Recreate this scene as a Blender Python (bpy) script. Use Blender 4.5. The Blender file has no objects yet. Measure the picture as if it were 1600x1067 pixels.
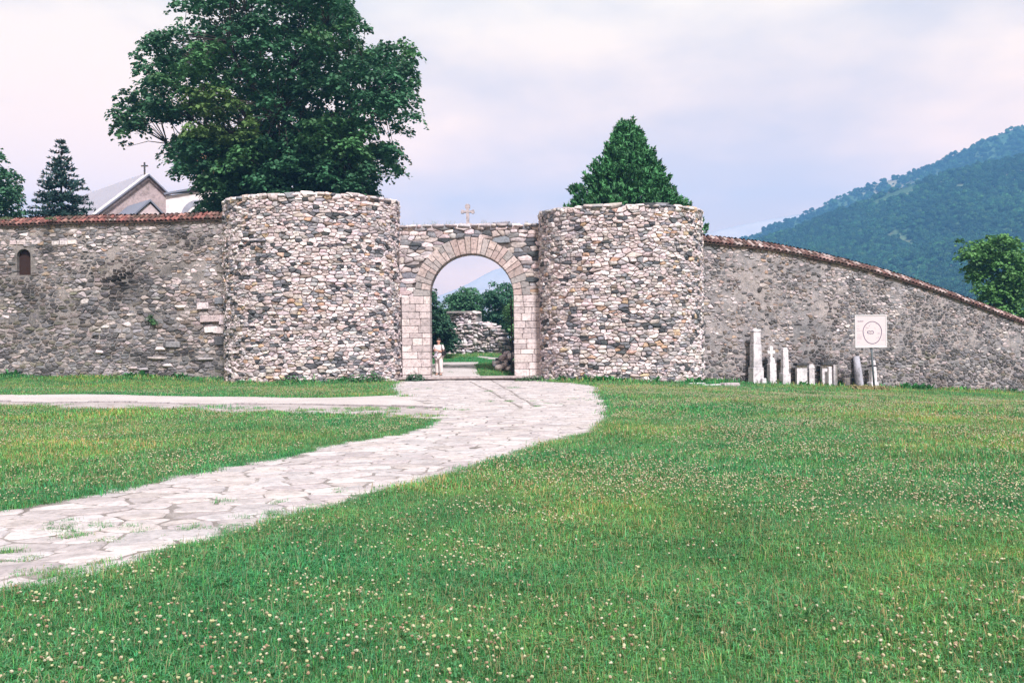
import bpy, bmesh, math, random
import numpy as np
from mathutils import Vector, Matrix, noise as mnoise

R = math.radians
rng = np.random.default_rng(7)
random.seed(7)
SC = bpy.context.scene
COL = SC.collection

# ------------------------------------------------------------------ camera
W, H, F = 1600.0, 1067.0, 1500.0
EYE = np.array([0.0, 0.0, 1.6])
ROLL, PITCH = R(0.7), math.atan(6.5 / F)
fwd = np.array([0, math.cos(PITCH), math.sin(PITCH)])
up0 = np.array([0, -math.sin(PITCH), math.cos(PITCH)])
rt0 = np.array([1.0, 0, 0])
rt = rt0 * math.cos(ROLL) - up0 * math.sin(ROLL)
up = up0 * math.cos(ROLL) + rt0 * math.sin(ROLL)
cam = bpy.data.cameras.new("camera")
cam.sensor_fit = 'HORIZONTAL'; cam.sensor_width = 36.0; cam.lens = 36.0 * F / W
cam.clip_start = 0.1; cam.clip_end = 20000
co = bpy.data.objects.new("camera", cam); COL.objects.link(co)
co.matrix_world = Matrix(((rt[0], up[0], -fwd[0], EYE[0]), (rt[1], up[1], -fwd[1], EYE[1]),
                          (rt[2], up[2], -fwd[2], EYE[2]), (0, 0, 0, 1)))
SC.camera = co

# ------------------------------------------------------------------ world, sun, exposure
SUN = Vector((0.20, -0.62, 0.80)).normalized()
SUN_EL = math.asin(SUN.z); SUN_AZ = math.atan2(SUN.x, SUN.y)
world = bpy.data.worlds.new("World"); SC.world = world; world.use_nodes = True
nt = world.node_tree; nt.nodes.clear()
def N(tree, typ, **kw):
    n = tree.nodes.new(typ)
    for k, v in kw.items(): setattr(n, k, v)
    return n
wo = N(nt, 'ShaderNodeOutputWorld'); bg = N(nt, 'ShaderNodeBackground'); bg.inputs[1].default_value = 0.1
sky = N(nt, 'ShaderNodeTexSky', sky_type='NISHITA'); sky.sun_disc = False
sky.sun_elevation = SUN_EL; sky.sun_rotation = SUN_AZ; sky.dust_density = 3.0; sky.air_density = 1.2
tc = N(nt, 'ShaderNodeTexCoord')
mp = N(nt, 'ShaderNodeMapping'); mp.inputs['Scale'].default_value = (1.0, 1.0, 2.6); mp.inputs['Location'].default_value = (0.35, 0.1, 0.22)
nz = N(nt, 'ShaderNodeTexNoise'); nz.inputs['Scale'].default_value = 2.3; nz.inputs['Detail'].default_value = 7; nz.inputs['Roughness'].default_value = 0.52
rp = N(nt, 'ShaderNodeValToRGB')
rp.color_ramp.elements[0].position = 0.30; rp.color_ramp.elements[0].color = (0.72, 0.72, 0.72, 1)
rp.color_ramp.elements[1].position = 0.60; rp.color_ramp.elements[1].color = (1, 1, 1, 1)
cr = N(nt, 'ShaderNodeValToRGB')
cr.color_ramp.elements[0].position = 0.40; cr.color_ramp.elements[0].color = (0.77, 0.67, 0.73, 1)
cr.color_ramp.elements[1].position = 0.58; cr.color_ramp.elements[1].color = (1.04, 0.88, 0.84, 1)
ml = N(nt, 'ShaderNodeVectorMath', operation='SCALE'); ml.inputs['Scale'].default_value = 9.9
mx = N(nt, 'ShaderNodeMixRGB')
L = nt.links.new
L(tc.outputs['Generated'], mp.inputs['Vector']); L(mp.outputs[0], nz.inputs['Vector'])
L(nz.outputs['Fac'], rp.inputs['Fac']); L(nz.outputs['Fac'], cr.inputs['Fac'])
sx = N(nt, 'ShaderNodeSeparateXYZ'); L(tc.outputs['Generated'], sx.inputs[0])
hr = N(nt, 'ShaderNodeValToRGB'); hr.color_ramp.elements[0].position = 0.0; hr.color_ramp.elements[0].color = (1.46, 0.92, 0.47, 1)
hr.color_ramp.elements[1].position = 0.36; hr.color_ramp.elements[1].color = (0.69, 0.70, 0.58, 1)
hm = N(nt, 'ShaderNodeVectorMath', operation='MULTIPLY'); L(sx.outputs['Z'], hr.inputs['Fac']); L(cr.outputs['Color'], hm.inputs[0]); L(hr.outputs['Color'], hm.inputs[1])
L(hm.outputs[0], ml.inputs[0]); L(rp.outputs['Color'], mx.inputs['Fac'])
L(sky.outputs['Color'], mx.inputs['Color1']); L(ml.outputs[0], mx.inputs['Color2'])
L(mx.outputs['Color'], bg.inputs['Color']); L(bg.outputs[0], wo.inputs['Surface'])
sl = bpy.data.lights.new("sun", 'SUN'); sl.energy = 4.6; sl.angle = R(7); sl.color = (1.0, 0.96, 0.955)
so = bpy.data.objects.new("sun", sl); COL.objects.link(so)
so.rotation_euler = (-SUN).to_track_quat('-Z', 'Y').to_euler(); so.location = (0, 0, 60)
vs = SC.view_settings
SC.display_settings.display_device = 'sRGB'
vs.view_transform = 'Standard'; vs.look = 'None'; vs.gamma = 1.0; vs.use_curve_mapping = False; vs.exposure = 1.0
SC.render.engine = 'CYCLES'
SC.cycles.use_denoising = True
SC.cycles.max_bounces = 6; SC.cycles.diffuse_bounces = 3; SC.cycles.transparent_max_bounces = 6
SC.cycles.volume_bounces = 1; SC.cycles.sample_clamp_indirect = 4.0

# ------------------------------------------------------------------ projection helpers
def ray(px, py):
    d = fwd + rt * ((px - W / 2) / F) - up * ((py - H / 2) / F)
    return d
def at(px, py, Y):
    d = ray(px, py); return EYE + d * (Y / d[1])
def proj(P):
    d = np.asarray(P, float) - EYE
    zc = d @ fwd
    return W / 2 + F * (d @ rt) / zc, H / 2 - F * (d @ up) / zc, zc
def sstep(a, b, x):
    t = np.clip((np.asarray(x, float) - a) / (b - a), 0, 1); return t * t * (3 - 2 * t)
_xs = np.linspace(-120, 120, 961)
_as = np.interp(_xs, [-120, -40, -23, -13, -2, 5, 8.7, 24, 40, 120], [.4, .25, .15, .04, .03, -.05, -.24, -1.08, -2.2, -6])
_k = np.ones(13) / 13
_as = np.convolve(np.pad(_as, 6, mode='edge'), _k, mode='valid')
def g(x, y):
    x = np.asarray(x, float); y = np.asarray(y, float)
    z = np.interp(x, _xs, _as) * sstep(8, 42, y)
    ins = np.interp(y, [43.6, 44.6, 46, 50, 58, 66, 80], [0, .08, .25, .60, .95, 1.12, 1.25])
    z = z + ins * (1 - sstep(5, 14, x)) * sstep(-200, -90, x)
    d = np.hypot(x, y)
    z = z + 0.025 * np.sin(x * 0.9 + 1.3 * np.sin(y * 0.35)) * np.sin(y * 0.7 + 0.4) * (1 - sstep(60, 90, d))
    return z - 26 * sstep(120, 520, d)
def gp(x, y): return np.array([x, y, float(g(x, y))])
def ground_at(px, py):
    d = ray(px, py); t0 = 2.0
    for i in range(400):
        t1 = t0 * 1.02; p = EYE + d * t1
        if p[2] < g(p[0], p[1]): break
        t0 = t1
    for i in range(30):
        tm = (t0 + t1) / 2; p = EYE + d * tm
        if p[2] < g(p[0], p[1]): t1 = tm
        else: t0 = tm
    return EYE + d * t1
def inpoly(x, y, poly):
    x = np.asarray(x, float); y = np.asarray(y, float); ins = np.zeros(x.shape, bool)
    n = len(poly)
    for i in range(n):
        x0, y0 = poly[i][0], poly[i][1]; x1, y1 = poly[(i + 1) % n][0], poly[(i + 1) % n][1]
        c = ((y0 > y) != (y1 > y)) & (x < (x1 - x0) * (y - y0) / ((y1 - y0) if y1 != y0 else 1e-9) + x0)
        ins ^= c
    return ins

# ------------------------------------------------------------------ object helpers
def tag(o, label=None, cat=None, group=None, kind=None):
    if label: o['label'] = label
    if cat: o['category'] = cat
    if group: o['group'] = group
    if kind: o['kind'] = kind
    return o
def thing(name, label, cat, loc, group=None):
    o = bpy.data.objects.new(name, None); COL.objects.link(o)
    o.empty_display_size = 0.3
    o.location = [float(v) for v in loc]
    return tag(o, label, cat, group)
def world_loc(o):
    v = Vector(o.location); q = o.parent
    return v
def adopt(o, parent):
    if parent is None: return
    o.parent = parent
    if parent.type == 'EMPTY':
        o.matrix_parent_inverse = Matrix.Translation(-Vector(parent.location))
def link(name, mesh, mat=None, parent=None, kind=None):
    o = bpy.data.objects.new(name, mesh); COL.objects.link(o)
    if mat is not None and len(mesh.materials) == 0: mesh.materials.append(mat)
    adopt(o, parent)
    if kind: o['kind'] = kind
    return o

class Acc:
    """collects geometry (verts, faces, per-vertex colour) into one mesh"""
    def __init__(s): s.V = []; s.F = []; s.C = []; s.n = 0
    def add(s, V, Fs, col=None):
        V = np.asarray(V, float)
        s.V.append(V); s.F.append((s.n, Fs)); s.n += len(V)
        s.C.append(np.tile(np.array(list(col if col is not None else (1, 1, 1))[:3] + [1.0]), (len(V), 1)))
    def addn(s, V, Fs, C):          # arrays with own colours
        s.V.append(V); s.F.append((s.n, Fs)); s.n += len(V)
        s.C.append(np.concatenate([C, np.ones((len(C), 1))], 1))
    def box(s, c, size, M=None, col=None, taper=1.0, lean=(0, 0)):
        x, y, z = [v / 2 for v in size]
        V = np.array([[-x, -y, -z], [x, -y, -z], [x, y, -z], [-x, y, -z], [-x * taper + lean[0], -y * taper + lean[1], z], [x * taper + lean[0], -y * taper + lean[1], z],
                      [x * taper + lean[0], y * taper + lean[1], z], [-x * taper + lean[0], y * taper + lean[1], z]])
        if M is not None: V = V @ np.asarray(M).T
        s.add(V + np.asarray(c, float), [[0, 3, 2, 1], [4, 5, 6, 7], [0, 1, 5, 4], [1, 2, 6, 5], [2, 3, 7, 6], [3, 0, 4, 7]], col)
    def prism(s, poly, origin, ex, ey, ez, depth, col=None):
        """2-d poly in plane ex,ey at origin, extruded by ez*depth"""
        P = np.asarray(poly, float); n = len(P)
        ex, ey, ez, o = [np.asarray(v, float) for v in (ex, ey, ez, origin)]
        A = o + P[:, :1] * ex + P[:, 1:2] * ey
        V = np.concatenate([A, A + ez * depth])
        Fs = [list(range(n)), list(range(2 * n - 1, n - 1, -1))] + [[i, i + n, (i + 1) % n + n, (i + 1) % n] for i in range(n)]
        s.add(V, Fs, col)
    def tube(s, pts, radii, n=8, col=None, caps=True):
        pts = [np.asarray(p, float) for p in pts]
        V = []; Fs = []
        for i, p in enumerate(pts):
            d = pts[min(i + 1, len(pts) - 1)] - pts[max(i - 1, 0)]; d = d / (np.linalg.norm(d) + 1e-9)
            a = np.cross(d, [0, 0, 1.0] if abs(d[2]) < 0.9 else [1.0, 0, 0]); a /= np.linalg.norm(a); b = np.cross(d, a)
            for k in range(n):
                t = 2 * math.pi * k / n
                V.append(p + (a * math.cos(t) + b * math.sin(t)) * radii[i])
        for i in range(len(pts) - 1):
            for k in range(n):
                Fs.append([i * n + k, i * n + (k + 1) % n, (i + 1) * n + (k + 1) % n, (i + 1) * n + k])
        if caps: Fs += [list(range(n))[::-1], list(range((len(pts) - 1) * n, len(pts) * n))]
        s.add(V, Fs, col)
    def build(s, name, mat, parent=None, kind=None, smooth=False):
        me = bpy.data.meshes.new(name)
        V = np.concatenate(s.V) if s.V else np.zeros((0, 3))
        me.vertices.add(len(V)); me.vertices.foreach_set('co', V.astype(np.float32).ravel())
        loops = []; starts = []; tot = 0
        for off, Fs in s.F:
            if isinstance(Fs, np.ndarray):
                loops.append((Fs + off).ravel()); k = Fs.shape[1]
                starts.append(tot + np.arange(len(Fs)) * k); tot += Fs.size
            else:
                st = []
                fl = []
                for f in Fs:
                    st.append(tot); fl += [i + off for i in f]; tot += len(f)
                loops.append(np.array(fl, int)); starts.append(np.array(st, int))
        loops = np.concatenate(loops) if loops else np.zeros(0, int); starts = np.concatenate(starts) if starts else np.zeros(0, int)
        me.loops.add(len(loops)); me.loops.foreach_set('vertex_index', loops.astype(np.int32))
        me.polygons.add(len(starts)); me.polygons.foreach_set('loop_start', starts.astype(np.int32))
        me.polygons.foreach_set('use_smooth', np.full(len(starts), bool(smooth)))
        me.update(calc_edges=True); me.validate()
        ca = me.color_attributes.new('col', 'FLOAT_COLOR', 'POINT')
        ca.data.foreach_set('color', np.concatenate(s.C).astype(np.float32).ravel())
        return link(name, me, mat, parent, kind)

# ------------------------------------------------------------------ materials
def newmat(name):
    m = bpy.data.materials.new(name); m.use_nodes = True
    t = m.node_tree; t.nodes.clear()
    out = N(t, 'ShaderNodeOutputMaterial'); b = N(t, 'ShaderNodeBsdfPrincipled'); t.links.new(b.outputs[0], out.inputs[0])
    b.inputs['Specular IOR Level'].default_value = 0.25
    return m, t, b, out
def noise_node(t, scale, detail=4, rough=0.55, coord=None, dist=0.0):
    n = N(t, 'ShaderNodeTexNoise'); n.inputs['Scale'].default_value = scale; n.inputs['Detail'].default_value = detail
    n.inputs['Roughness'].default_value = rough; n.inputs['Distortion'].default_value = dist
    if coord is not None: t.links.new(coord, n.inputs['Vector'])
    return n
def ramp(t, fac, stops):
    r = N(t, 'ShaderNodeValToRGB'); e = r.color_ramp.elements
    while len(e) < len(stops): e.new(0.5)
    for i, (p, c) in enumerate(stops):
        e[i].position = p; e[i].color = (c[0], c[1], c[2], 1) if not isinstance(c, (int, float)) else (c, c, c, 1)
    t.links.new(fac, r.inputs['Fac']); return r.outputs['Color']
def mix(t, fac, a, b, mode='MIX'):
    m = N(t, 'ShaderNodeMixRGB', blend_type=mode)
    for i, v in ((0, fac), (1, a), (2, b)):
        if isinstance(v, (int, float)): m.inputs[i].default_value = v if i == 0 else (v, v, v, 1)
        elif isinstance(v, tuple): m.inputs[i].default_value = (v[0], v[1], v[2], 1)
        else: t.links.new(v, m.inputs[i])
    return m.outputs[0]
def bump(t, b, h, strength, dist):
    n = N(t, 'ShaderNodeBump'); n.inputs['Strength'].default_value = strength; n.inputs['Distance'].default_value = dist
    t.links.new(h, n.inputs['Height']); t.links.new(n.outputs[0], b.inputs['Normal'])
def pos(t): return N(t, 'ShaderNodeNewGeometry').outputs['Position']

def stone_mat(name, src, rough=0.85, var=0.55, fs=9.0, tint=None):
    """src: 'obj' takes the object's colour, 'attr' the mesh's own colour, or a tuple"""
    m, t, b, o = newmat(name); p = pos(t)
    if src == 'obj': c = N(t, 'ShaderNodeObjectInfo').outputs['Color']
    elif src == 'attr': c = N(t, 'ShaderNodeAttribute', attribute_name='col').outputs['Color']
    else: c = src
    n1 = noise_node(t, fs, 6, 0.65, p); n2 = noise_node(t, fs * 4.5, 4, 0.7, p)
    c = mix(t, 1.0, c, ramp(t, n1.outputs['Fac'], [(0.30, 1 - var), (0.50, 1.0), (0.72, 1.0 + var * 0.35)]), 'MULTIPLY')
    c = mix(t, 1.0, c, ramp(t, n2.outputs['Fac'], [(0.35, 0.78), (0.55, 1.06)]), 'MULTIPLY')
    if tint: c = mix(t, ramp(t, noise_node(t, 0.8, 5, .6, p).outputs['Fac'], [(0.5, 0.0), (0.66, 0.55)]), c, tint)
    t.links.new(c, b.inputs['Base Color']); b.inputs['Roughness'].default_value = rough
    bump(t, b, mix(t, 0.4, n1.outputs['Fac'], n2.outputs['Fac']), 0.6, 0.03)
    return m
M = {}
M['stone_part'] = stone_mat('stone', 'obj'); M['stone_stuff'] = stone_mat('stone_many', 'attr')
M['core'] = stone_mat('dark_packing', (0.10, 0.085, 0.082))
M['grave_stone'] = stone_mat('grave_stone', (0.58, 0.545, 0.585), var=0.5, fs=6.0, tint=(0.24, 0.24, 0.26))
M['grave_dark'] = stone_mat('grave_dark', (0.05, 0.05, 0.055))
M['grave_grey'] = stone_mat('grave_grey', (0.36, 0.36, 0.42), var=0.5)
M['cross_stone'] = stone_mat('cross_stone', (0.33, 0.29, 0.31), var=0.6)
M['sill'] = stone_mat('sill', (0.36, 0.31, 0.31))

def plain(name, col, rough=0.6, metal=0.0, nscale=None, var=0.25):
    m, t, b, o = newmat(name)
    b.inputs['Base Color'].default_value = (*col, 1); b.inputs['Roughness'].default_value = rough; b.inputs['Metallic'].default_value = metal
    if nscale:
        n = noise_node(t, nscale, 5, 0.6, pos(t))
        t.links.new(mix(t, 1.0, col, ramp(t, n.outputs['Fac'], [(0.3, 1 - var), (0.7, 1 + var * .4)]), 'MULTIPLY'), b.inputs['Base Color'])
        bump(t, b, n.outputs['Fac'], 0.25, 0.02)
    return m
def leaf_mat(name, trans=0.3, tint=(1, 1, 1)):
    m, t, b, o = newmat(name)
    c = N(t, 'ShaderNodeAttribute', attribute_name='col').outputs['Color']
    c = mix(t, 1.0, c, tuple(tint), 'MULTIPLY')
    t.links.new(c, b.inputs['Base Color']); b.inputs['Roughness'].default_value = 0.55
    tr = N(t, 'ShaderNodeBsdfTranslucent'); ms = N(t, 'ShaderNodeMixShader'); ms.inputs[0].default_value = trans
    t.links.new(c, tr.inputs['Color']); t.links.new(b.outputs[0], ms.inputs[1]); t.links.new(tr.outputs[0], ms.inputs[2]); t.links.new(ms.outputs[0], o.inputs[0])
    return m
M['leaf'] = leaf_mat('leaf')
M['needle'] = leaf_mat('needle', 0.12)
M['bark'] = plain('bark', (0.055, 0.045, 0.040), 0.9, nscale=6, var=0.5)
def wall_mortar(name, cols, fs=1.0):
    m, t, b, o = newmat(name); p = pos(t)
    n0 = noise_node(t, 0.55 * fs, 5, 0.6, p, 0.4); n1 = noise_node(t, 3.5, 6, 0.65, p); n2 = noise_node(t, 16, 4, 0.7, p)
    c = ramp(t, n0.outputs['Fac'], [(0.30, cols[0]), (0.46, cols[1]), (0.58, cols[2]), (0.70, cols[3])])
    c = mix(t, 1.0, c, ramp(t, n1.outputs['Fac'], [(0.28, 0.30), (0.42, 0.85), (0.70, 1.15)]), 'MULTIPLY')
    c = mix(t, 1.0, c, ramp(t, n2.outputs['Fac'], [(0.32, 0.60), (0.55, 1.08)]), 'MULTIPLY')
    t.links.new(c, b.inputs['Base Color']); b.inputs['Roughness'].default_value = 0.95
    bump(t, b, mix(t, 0.5, n1.outputs['Fac'], n2.outputs['Fac']), 0.9, 0.06)
    return m
M['mortar_l'] = wall_mortar('old_mortar_grey', [(.095, .088, .085), (.18, .165, .162), (.28, .25, .245), (.13, .122, .10)])
M['mortar_r'] = wall_mortar('old_mortar_pink', [(.15, .147, .158), (.235, .22, .23), (.32, .285, .285), (.20, .19, .20)])
def tile_mat(name, src_obj, dark):
    m, t, b, o = newmat(name); p = pos(t)
    c = N(t, 'ShaderNodeObjectInfo').outputs['Color'] if src_obj else (0.07, 0.04, 0.035)
    n = noise_node(t, 7, 5, .65, p); n2 = noise_node(t, 1.2, 4, .6, p)
    c = mix(t, ramp(t, n2.outputs['Fac'], [(0.45, 0.0), (0.62, dark)]), c, (0.055, 0.055, 0.04))
    c = mix(t, 1.0, c, ramp(t, n.outputs['Fac'], [(0.3, 0.55), (0.65, 1.1)]), 'MULTIPLY')
    t.links.new(c, b.inputs['Base Color']); b.inputs['Roughness'].default_value = 0.8
    bump(t, b, n.outputs['Fac'], 0.4, 0.02); return m
M['tile_l'] = tile_mat('roof_tile_red', True, 0.7); M['tile_r'] = tile_mat('roof_tile_lichen', True, 0.35); M['tile_bed'] = tile_mat('tile_bed', False, 0.5)

# lawn soil, path, gravel
m, t, b, o = newmat('lawn_soil'); p = pos(t)
n1 = noise_node(t, 0.25, 5, .6, p); n2 = noise_node(t, 6, 5, .7, p); n3 = noise_node(t, 40, 3, .7, p)
c = ramp(t, n1.outputs['Fac'], [(0.32, (.035, .10, .042)), (0.5, (.055, .13, .05)), (0.68, (.10, .14, .06))])
c = mix(t, 1.0, c, ramp(t, n2.outputs['Fac'], [(0.3, .55), (.7, 1.3)]), 'MULTIPLY')
c = mix(t, 1.0, c, ramp(t, n3.outputs['Fac'], [(0.3, .5), (.7, 1.3)]), 'MULTIPLY')
t.links.new(c, b.inputs['Base Color']); b.inputs['Roughness'].default_value = 1.0; bump(t, b, n3.outputs['Fac'], 0.6, 0.03); M['lawn'] = m
def dirt(name, a, bcol, ccol, s=1.2):
    m, t, b, o = newmat(name); p = pos(t)
    n1 = noise_node(t, s, 6, .62, p); n2 = noise_node(t, 25, 4, .7, p); n3 = noise_node(t, 110, 2, .6, p)
    c = ramp(t, n1.outputs['Fac'], [(0.34, a), (0.5, bcol), (0.66, ccol)])
    c = mix(t, 1.0, c, ramp(t, n2.outputs['Fac'], [(0.3, .72), (.65, 1.1)]), 'MULTIPLY')
    c = mix(t, 1.0, c, ramp(t, n3.outputs['Fac'], [(0.3, .75), (.65, 1.1)]), 'MULTIPLY')
    t.links.new(c, b.inputs['Base Color']); b.inputs['Roughness'].default_value = 1.0
    bump(t, b, mix(t, .5, n2.outputs['Fac'], n3.outputs['Fac']), 0.5, 0.02); return m
M['joint'] = dirt('path_joint_grit', (.14, .122, .114), (.21, .188, .182), (.31, .28, .275))
M['gravel'] = dirt('pale_gravel', (.38, .345, .34), (.42, .38, .38), (.46, .425, .42), 0.5)
M['verge'] = dirt('worn_verge', (.25, .22, .215), (.33, .295, .295), (.38, .345, .345), 1.6)
M['flag_part'] = stone_mat('flagstone', 'obj', 0.8, 0.28, 3.0); M['flag_stuff'] = stone_mat('flagstone_many', 'attr', 0.8, 0.28, 3.0)

# ------------------------------------------------------------------ GROUND (one sheet to the horizon)
def axis(a, b, near, far_step):
    xs = list(np.arange(a, b + 1e-6, near)); step = near
    lo, hi = a, b; L_, R_ = [], []
    while hi < 4200:
        step *= 1.22; hi += step; R_.append(hi); lo -= step; L_.append(lo)
    return np.array(L_[::-1] + xs + R_)
gx = axis(-32, 34, 0.6, 1.2); gy = axis(-4, 82, 0.6, 1.2)
gx = gx[(gx > -3100) & (gx < 3100)]; gy = gy[(gy > -380) & (gy < 2450)]
X, Y_ = np.meshgrid(gx, gy); Z = g(X, Y_)
V = np.stack([X.ravel(), Y_.ravel(), Z.ravel()], 1); nx, ny = len(gx), len(gy)
i, j = np.meshgrid(np.arange(nx - 1), np.arange(ny - 1)); k0 = (j * nx + i).ravel()
a = Acc(); a.addn(V, np.stack([k0, k0 + 1, k0 + nx + 1, k0 + nx], 1), np.ones((len(V), 3)))
ground = a.build('ground', M['lawn'], kind='structure', smooth=True)

from mathutils.geometry import delaunay_2d_cdt
def sheet(name, poly, mat, lift, step=0.6):
    P = [Vector((float(q[0]), float(q[1]))) for q in poly]
    pa = np.array([[q.x, q.y] for q in P])
    xs = np.arange(pa[:, 0].min(), pa[:, 0].max(), step); ys = np.arange(pa[:, 1].min(), pa[:, 1].max(), step)
    XX, YY = np.meshgrid(xs, ys); ok = inpoly(XX, YY, pa)
    pts = P + [Vector((float(x), float(y))) for x, y in zip(XX[ok], YY[ok])]
    n = len(P)
    v, e, f, *_ = delaunay_2d_cdt(pts, [(q, (q + 1) % n) for q in range(n)], [list(range(n))], 1, 1e-4)
    va = np.array([[q.x, q.y] for q in v]); z = g(va[:, 0], va[:, 1]) + lift
    A = Acc(); A.add(np.column_stack([va, z]), [list(q) for q in f])
    return A.build(name, mat, kind='structure', smooth=True)
def smooth_line(pts, n=4):
    """Catmull-Rom through world points"""
    P = np.asarray(pts, float); out = []
    for i in range(len(P) - 1):
        p0, p1, p2, p3 = P[max(i - 1, 0)], P[i], P[i + 1], P[min(i + 2, len(P) - 1)]
        for k in range(n):
            s = k / n
            out.append(0.5 * ((2 * p1) + (-p0 + p2) * s + (2 * p0 - 5 * p1 + 4 * p2 - p3) * s * s + (-p0 + 3 * p1 - 3 * p2 + p3) * s ** 3))
    out.append(P[-1]); return np.array(out)
def gl(pxs): return np.array([ground_at(*q)[:2] for q in pxs])
pathA = smooth_line(gl([(-250, 846), (0, 799), (100, 782), (191, 765), (319, 738), (400, 724), (512, 699), (610, 681), (655, 668), (680, 657)]))
pathB = gl([(690, 641), (650, 627), (612, 614), (608, 602)])
pathC = np.array([[-5.1, 42.6], [-5.1, 43.6], [1.6, 43.6], [1.6, 42.6]])
pathD = smooth_line(gl([(934, 604), (951, 626), (959, 645), (941, 670), (889, 688), (777, 723), (702, 746), (552, 787), (502, 801), (448, 816), (372, 843), (273, 867), (225, 890), (111, 920), (0, 937), (-250, 985)]))
PATH = np.concatenate([pathA, pathB, pathC, pathD])
roadTop = smooth_line(gl([(-330, 612), (0, 617), (250, 619), (500, 622), (621, 618)]))
kerbL = smooth_line(gl([(690, 639), (500, 633), (250, 630.5), (0, 628), (-330, 622)]))
ROAD = np.concatenate([roadTop, gl([(650, 627)]), kerbL])
island = smooth_line(gl([(-330, 632), (0, 636), (159, 641), (398, 646.5), (437, 647.5), (587, 653), (680, 658)]))
VERGE = np.concatenate([kerbL[::-1], island[::-1]])
stone_path = sheet('stone_path', PATH, M['joint'], 0.012)
gravel_road = sheet('gravel_road', ROAD, M['gravel'], 0.016)
verge = sheet('worn_verge', VERGE, M['verge'], 0.008)
INNER = np.concatenate([np.array([[-3.75, 44.35], [-3.95, 46.0]]), gl([(664, 572), (690, 566.5), (748, 566)]), gl([(744, 577), (749, 586)]), np.array([[-1.4, 44.35]])])
inner_path = sheet('inner_path', INNER, M['gravel'], 0.02, 0.4)
BRANCH = gl([(744, 558.5), (778, 564), (800, 565), (800, 560), (770, 559), (746, 556.5)])
branch_path = sheet('branch_path', BRANCH, M['gravel'], 0.02, 0.5)

# flagstones: irregular cells, each a slab with its own edges
def clip_half(poly, a, n, off=0.0):
    out = []
    for i in range(len(poly)):
        p, q = poly[i], poly[(i + 1) % len(poly)]
        dp, dq = (p - a) @ n - off, (q - a) @ n - off
        if dp <= 0: out.append(p)
        if (dp < 0 < dq) or (dq < 0 < dp): out.append(p + (q - p) * (dp / (dp - dq)))
    return out
def voronoi_cells(poly, cell, gap, jit=0.85, stretch=(1, 1), ang=0.0):
    pa = np.asarray(poly); ca, sa = math.cos(ang), math.sin(ang)
    Rm = np.array([[ca, sa], [-sa, ca]])
    q = (pa @ Rm.T) / np.array(stretch)
    x0, y0 = q.min(0) - 2 * cell; nx_, ny_ = [int(v) + 3 for v in (q.max(0) - q.min(0)) / cell + 2]
    S = np.zeros((nx_, ny_, 2))
    for i in range(nx_):
        for j in range(ny_): S[i, j] = (x0 + (i + .5 + jit * (rng.random() - .5)) * cell, y0 + (j + .5 + jit * (rng.random() - .5)) * cell)
    wS = (S * np.array(stretch)) @ Rm
    ok = inpoly(wS[..., 0], wS[..., 1], pa)
    cells = []
    for i in range(1, nx_ - 1):
        for j in range(1, ny_ - 1):
            if not ok[i, j]: continue
            s = S[i, j]; pl = [s + np.array(v) * cell * 2 for v in ((-1, -1), (1, -1), (1, 1), (-1, 1))]
            for di in range(-2, 3):
                for dj in range(-2, 3):
                    ii, jj = i + di, j + dj
                    if (di or dj) and 0 <= ii < nx_ and 0 <= jj < ny_:
                        d = S[ii, jj] - s; ln = np.linalg.norm(d)
                        pl = clip_half(pl, (s + S[ii, jj]) / 2, d / ln, -gap * rng.uniform(.4, 1.6))
                        if len(pl) < 3: break
                if len(pl) < 3: break
            if len(pl) >= 3: cells.append((np.array(pl) * np.array(stretch)) @ Rm)
    return cells
def roughen(pl):
    """chip the corners and break the edges of a slab outline"""
    out = []; n = len(pl)
    for i in range(n):
        p, q = pl[i], pl[(i + 1) % n]; o_ = pl[i - 1]
        l1 = np.linalg.norm(o_ - p); l2 = np.linalg.norm(q - p)
        c = rng.uniform(.10, .22)
        out.append(p + (o_ - p) * min(c, .06 / max(l1, 1e-3) * 2)); out.append(p + (q - p) * min(c, .06 / max(l2, 1e-3) * 2))
        if l2 > .3:
            e = (q - p) / l2; out.append(p + (q - p) * rng.uniform(.4, .6) + np.array([-e[1], e[0]]) * rng.uniform(-.004, .02))
    return np.array(out)
cells = voronoi_cells(PATH, 0.36, 0.0105, 0.95, (1.25, .85), R(20))
l1a, l1b = gl([(737, 598), (812, 637)]); l2a, l2b = gl([(771, 597), (835, 636)])
def split(cells, A, B):
    d = (B - A) / np.linalg.norm(B - A); nn = np.array([-d[1], d[0]]); out = []
    for c_ in cells:
        s = (c_ - A) @ nn; tt = ((c_.mean(0) - A) @ d)
        if s.min() < -0.03 and s.max() > 0.03 and -1 < tt < np.linalg.norm(B - A) + .2:
            for sg in (1, -1):
                q = clip_half(list(c_), A, nn * sg, -0.035)
                if len(q) >= 3: out.append(np.array(q))
        else: out.append(c_)
    return out
cells = split(split(cells, l1a, l1b), l2a, l2b)
FLAG = [(.38, .345, .35), (.40, .365, .37), (.36, .325, .33), (.42, .385, .385), (.335, .30, .31), (.385, .345, .34), (.37, .345, .355)]
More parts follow.
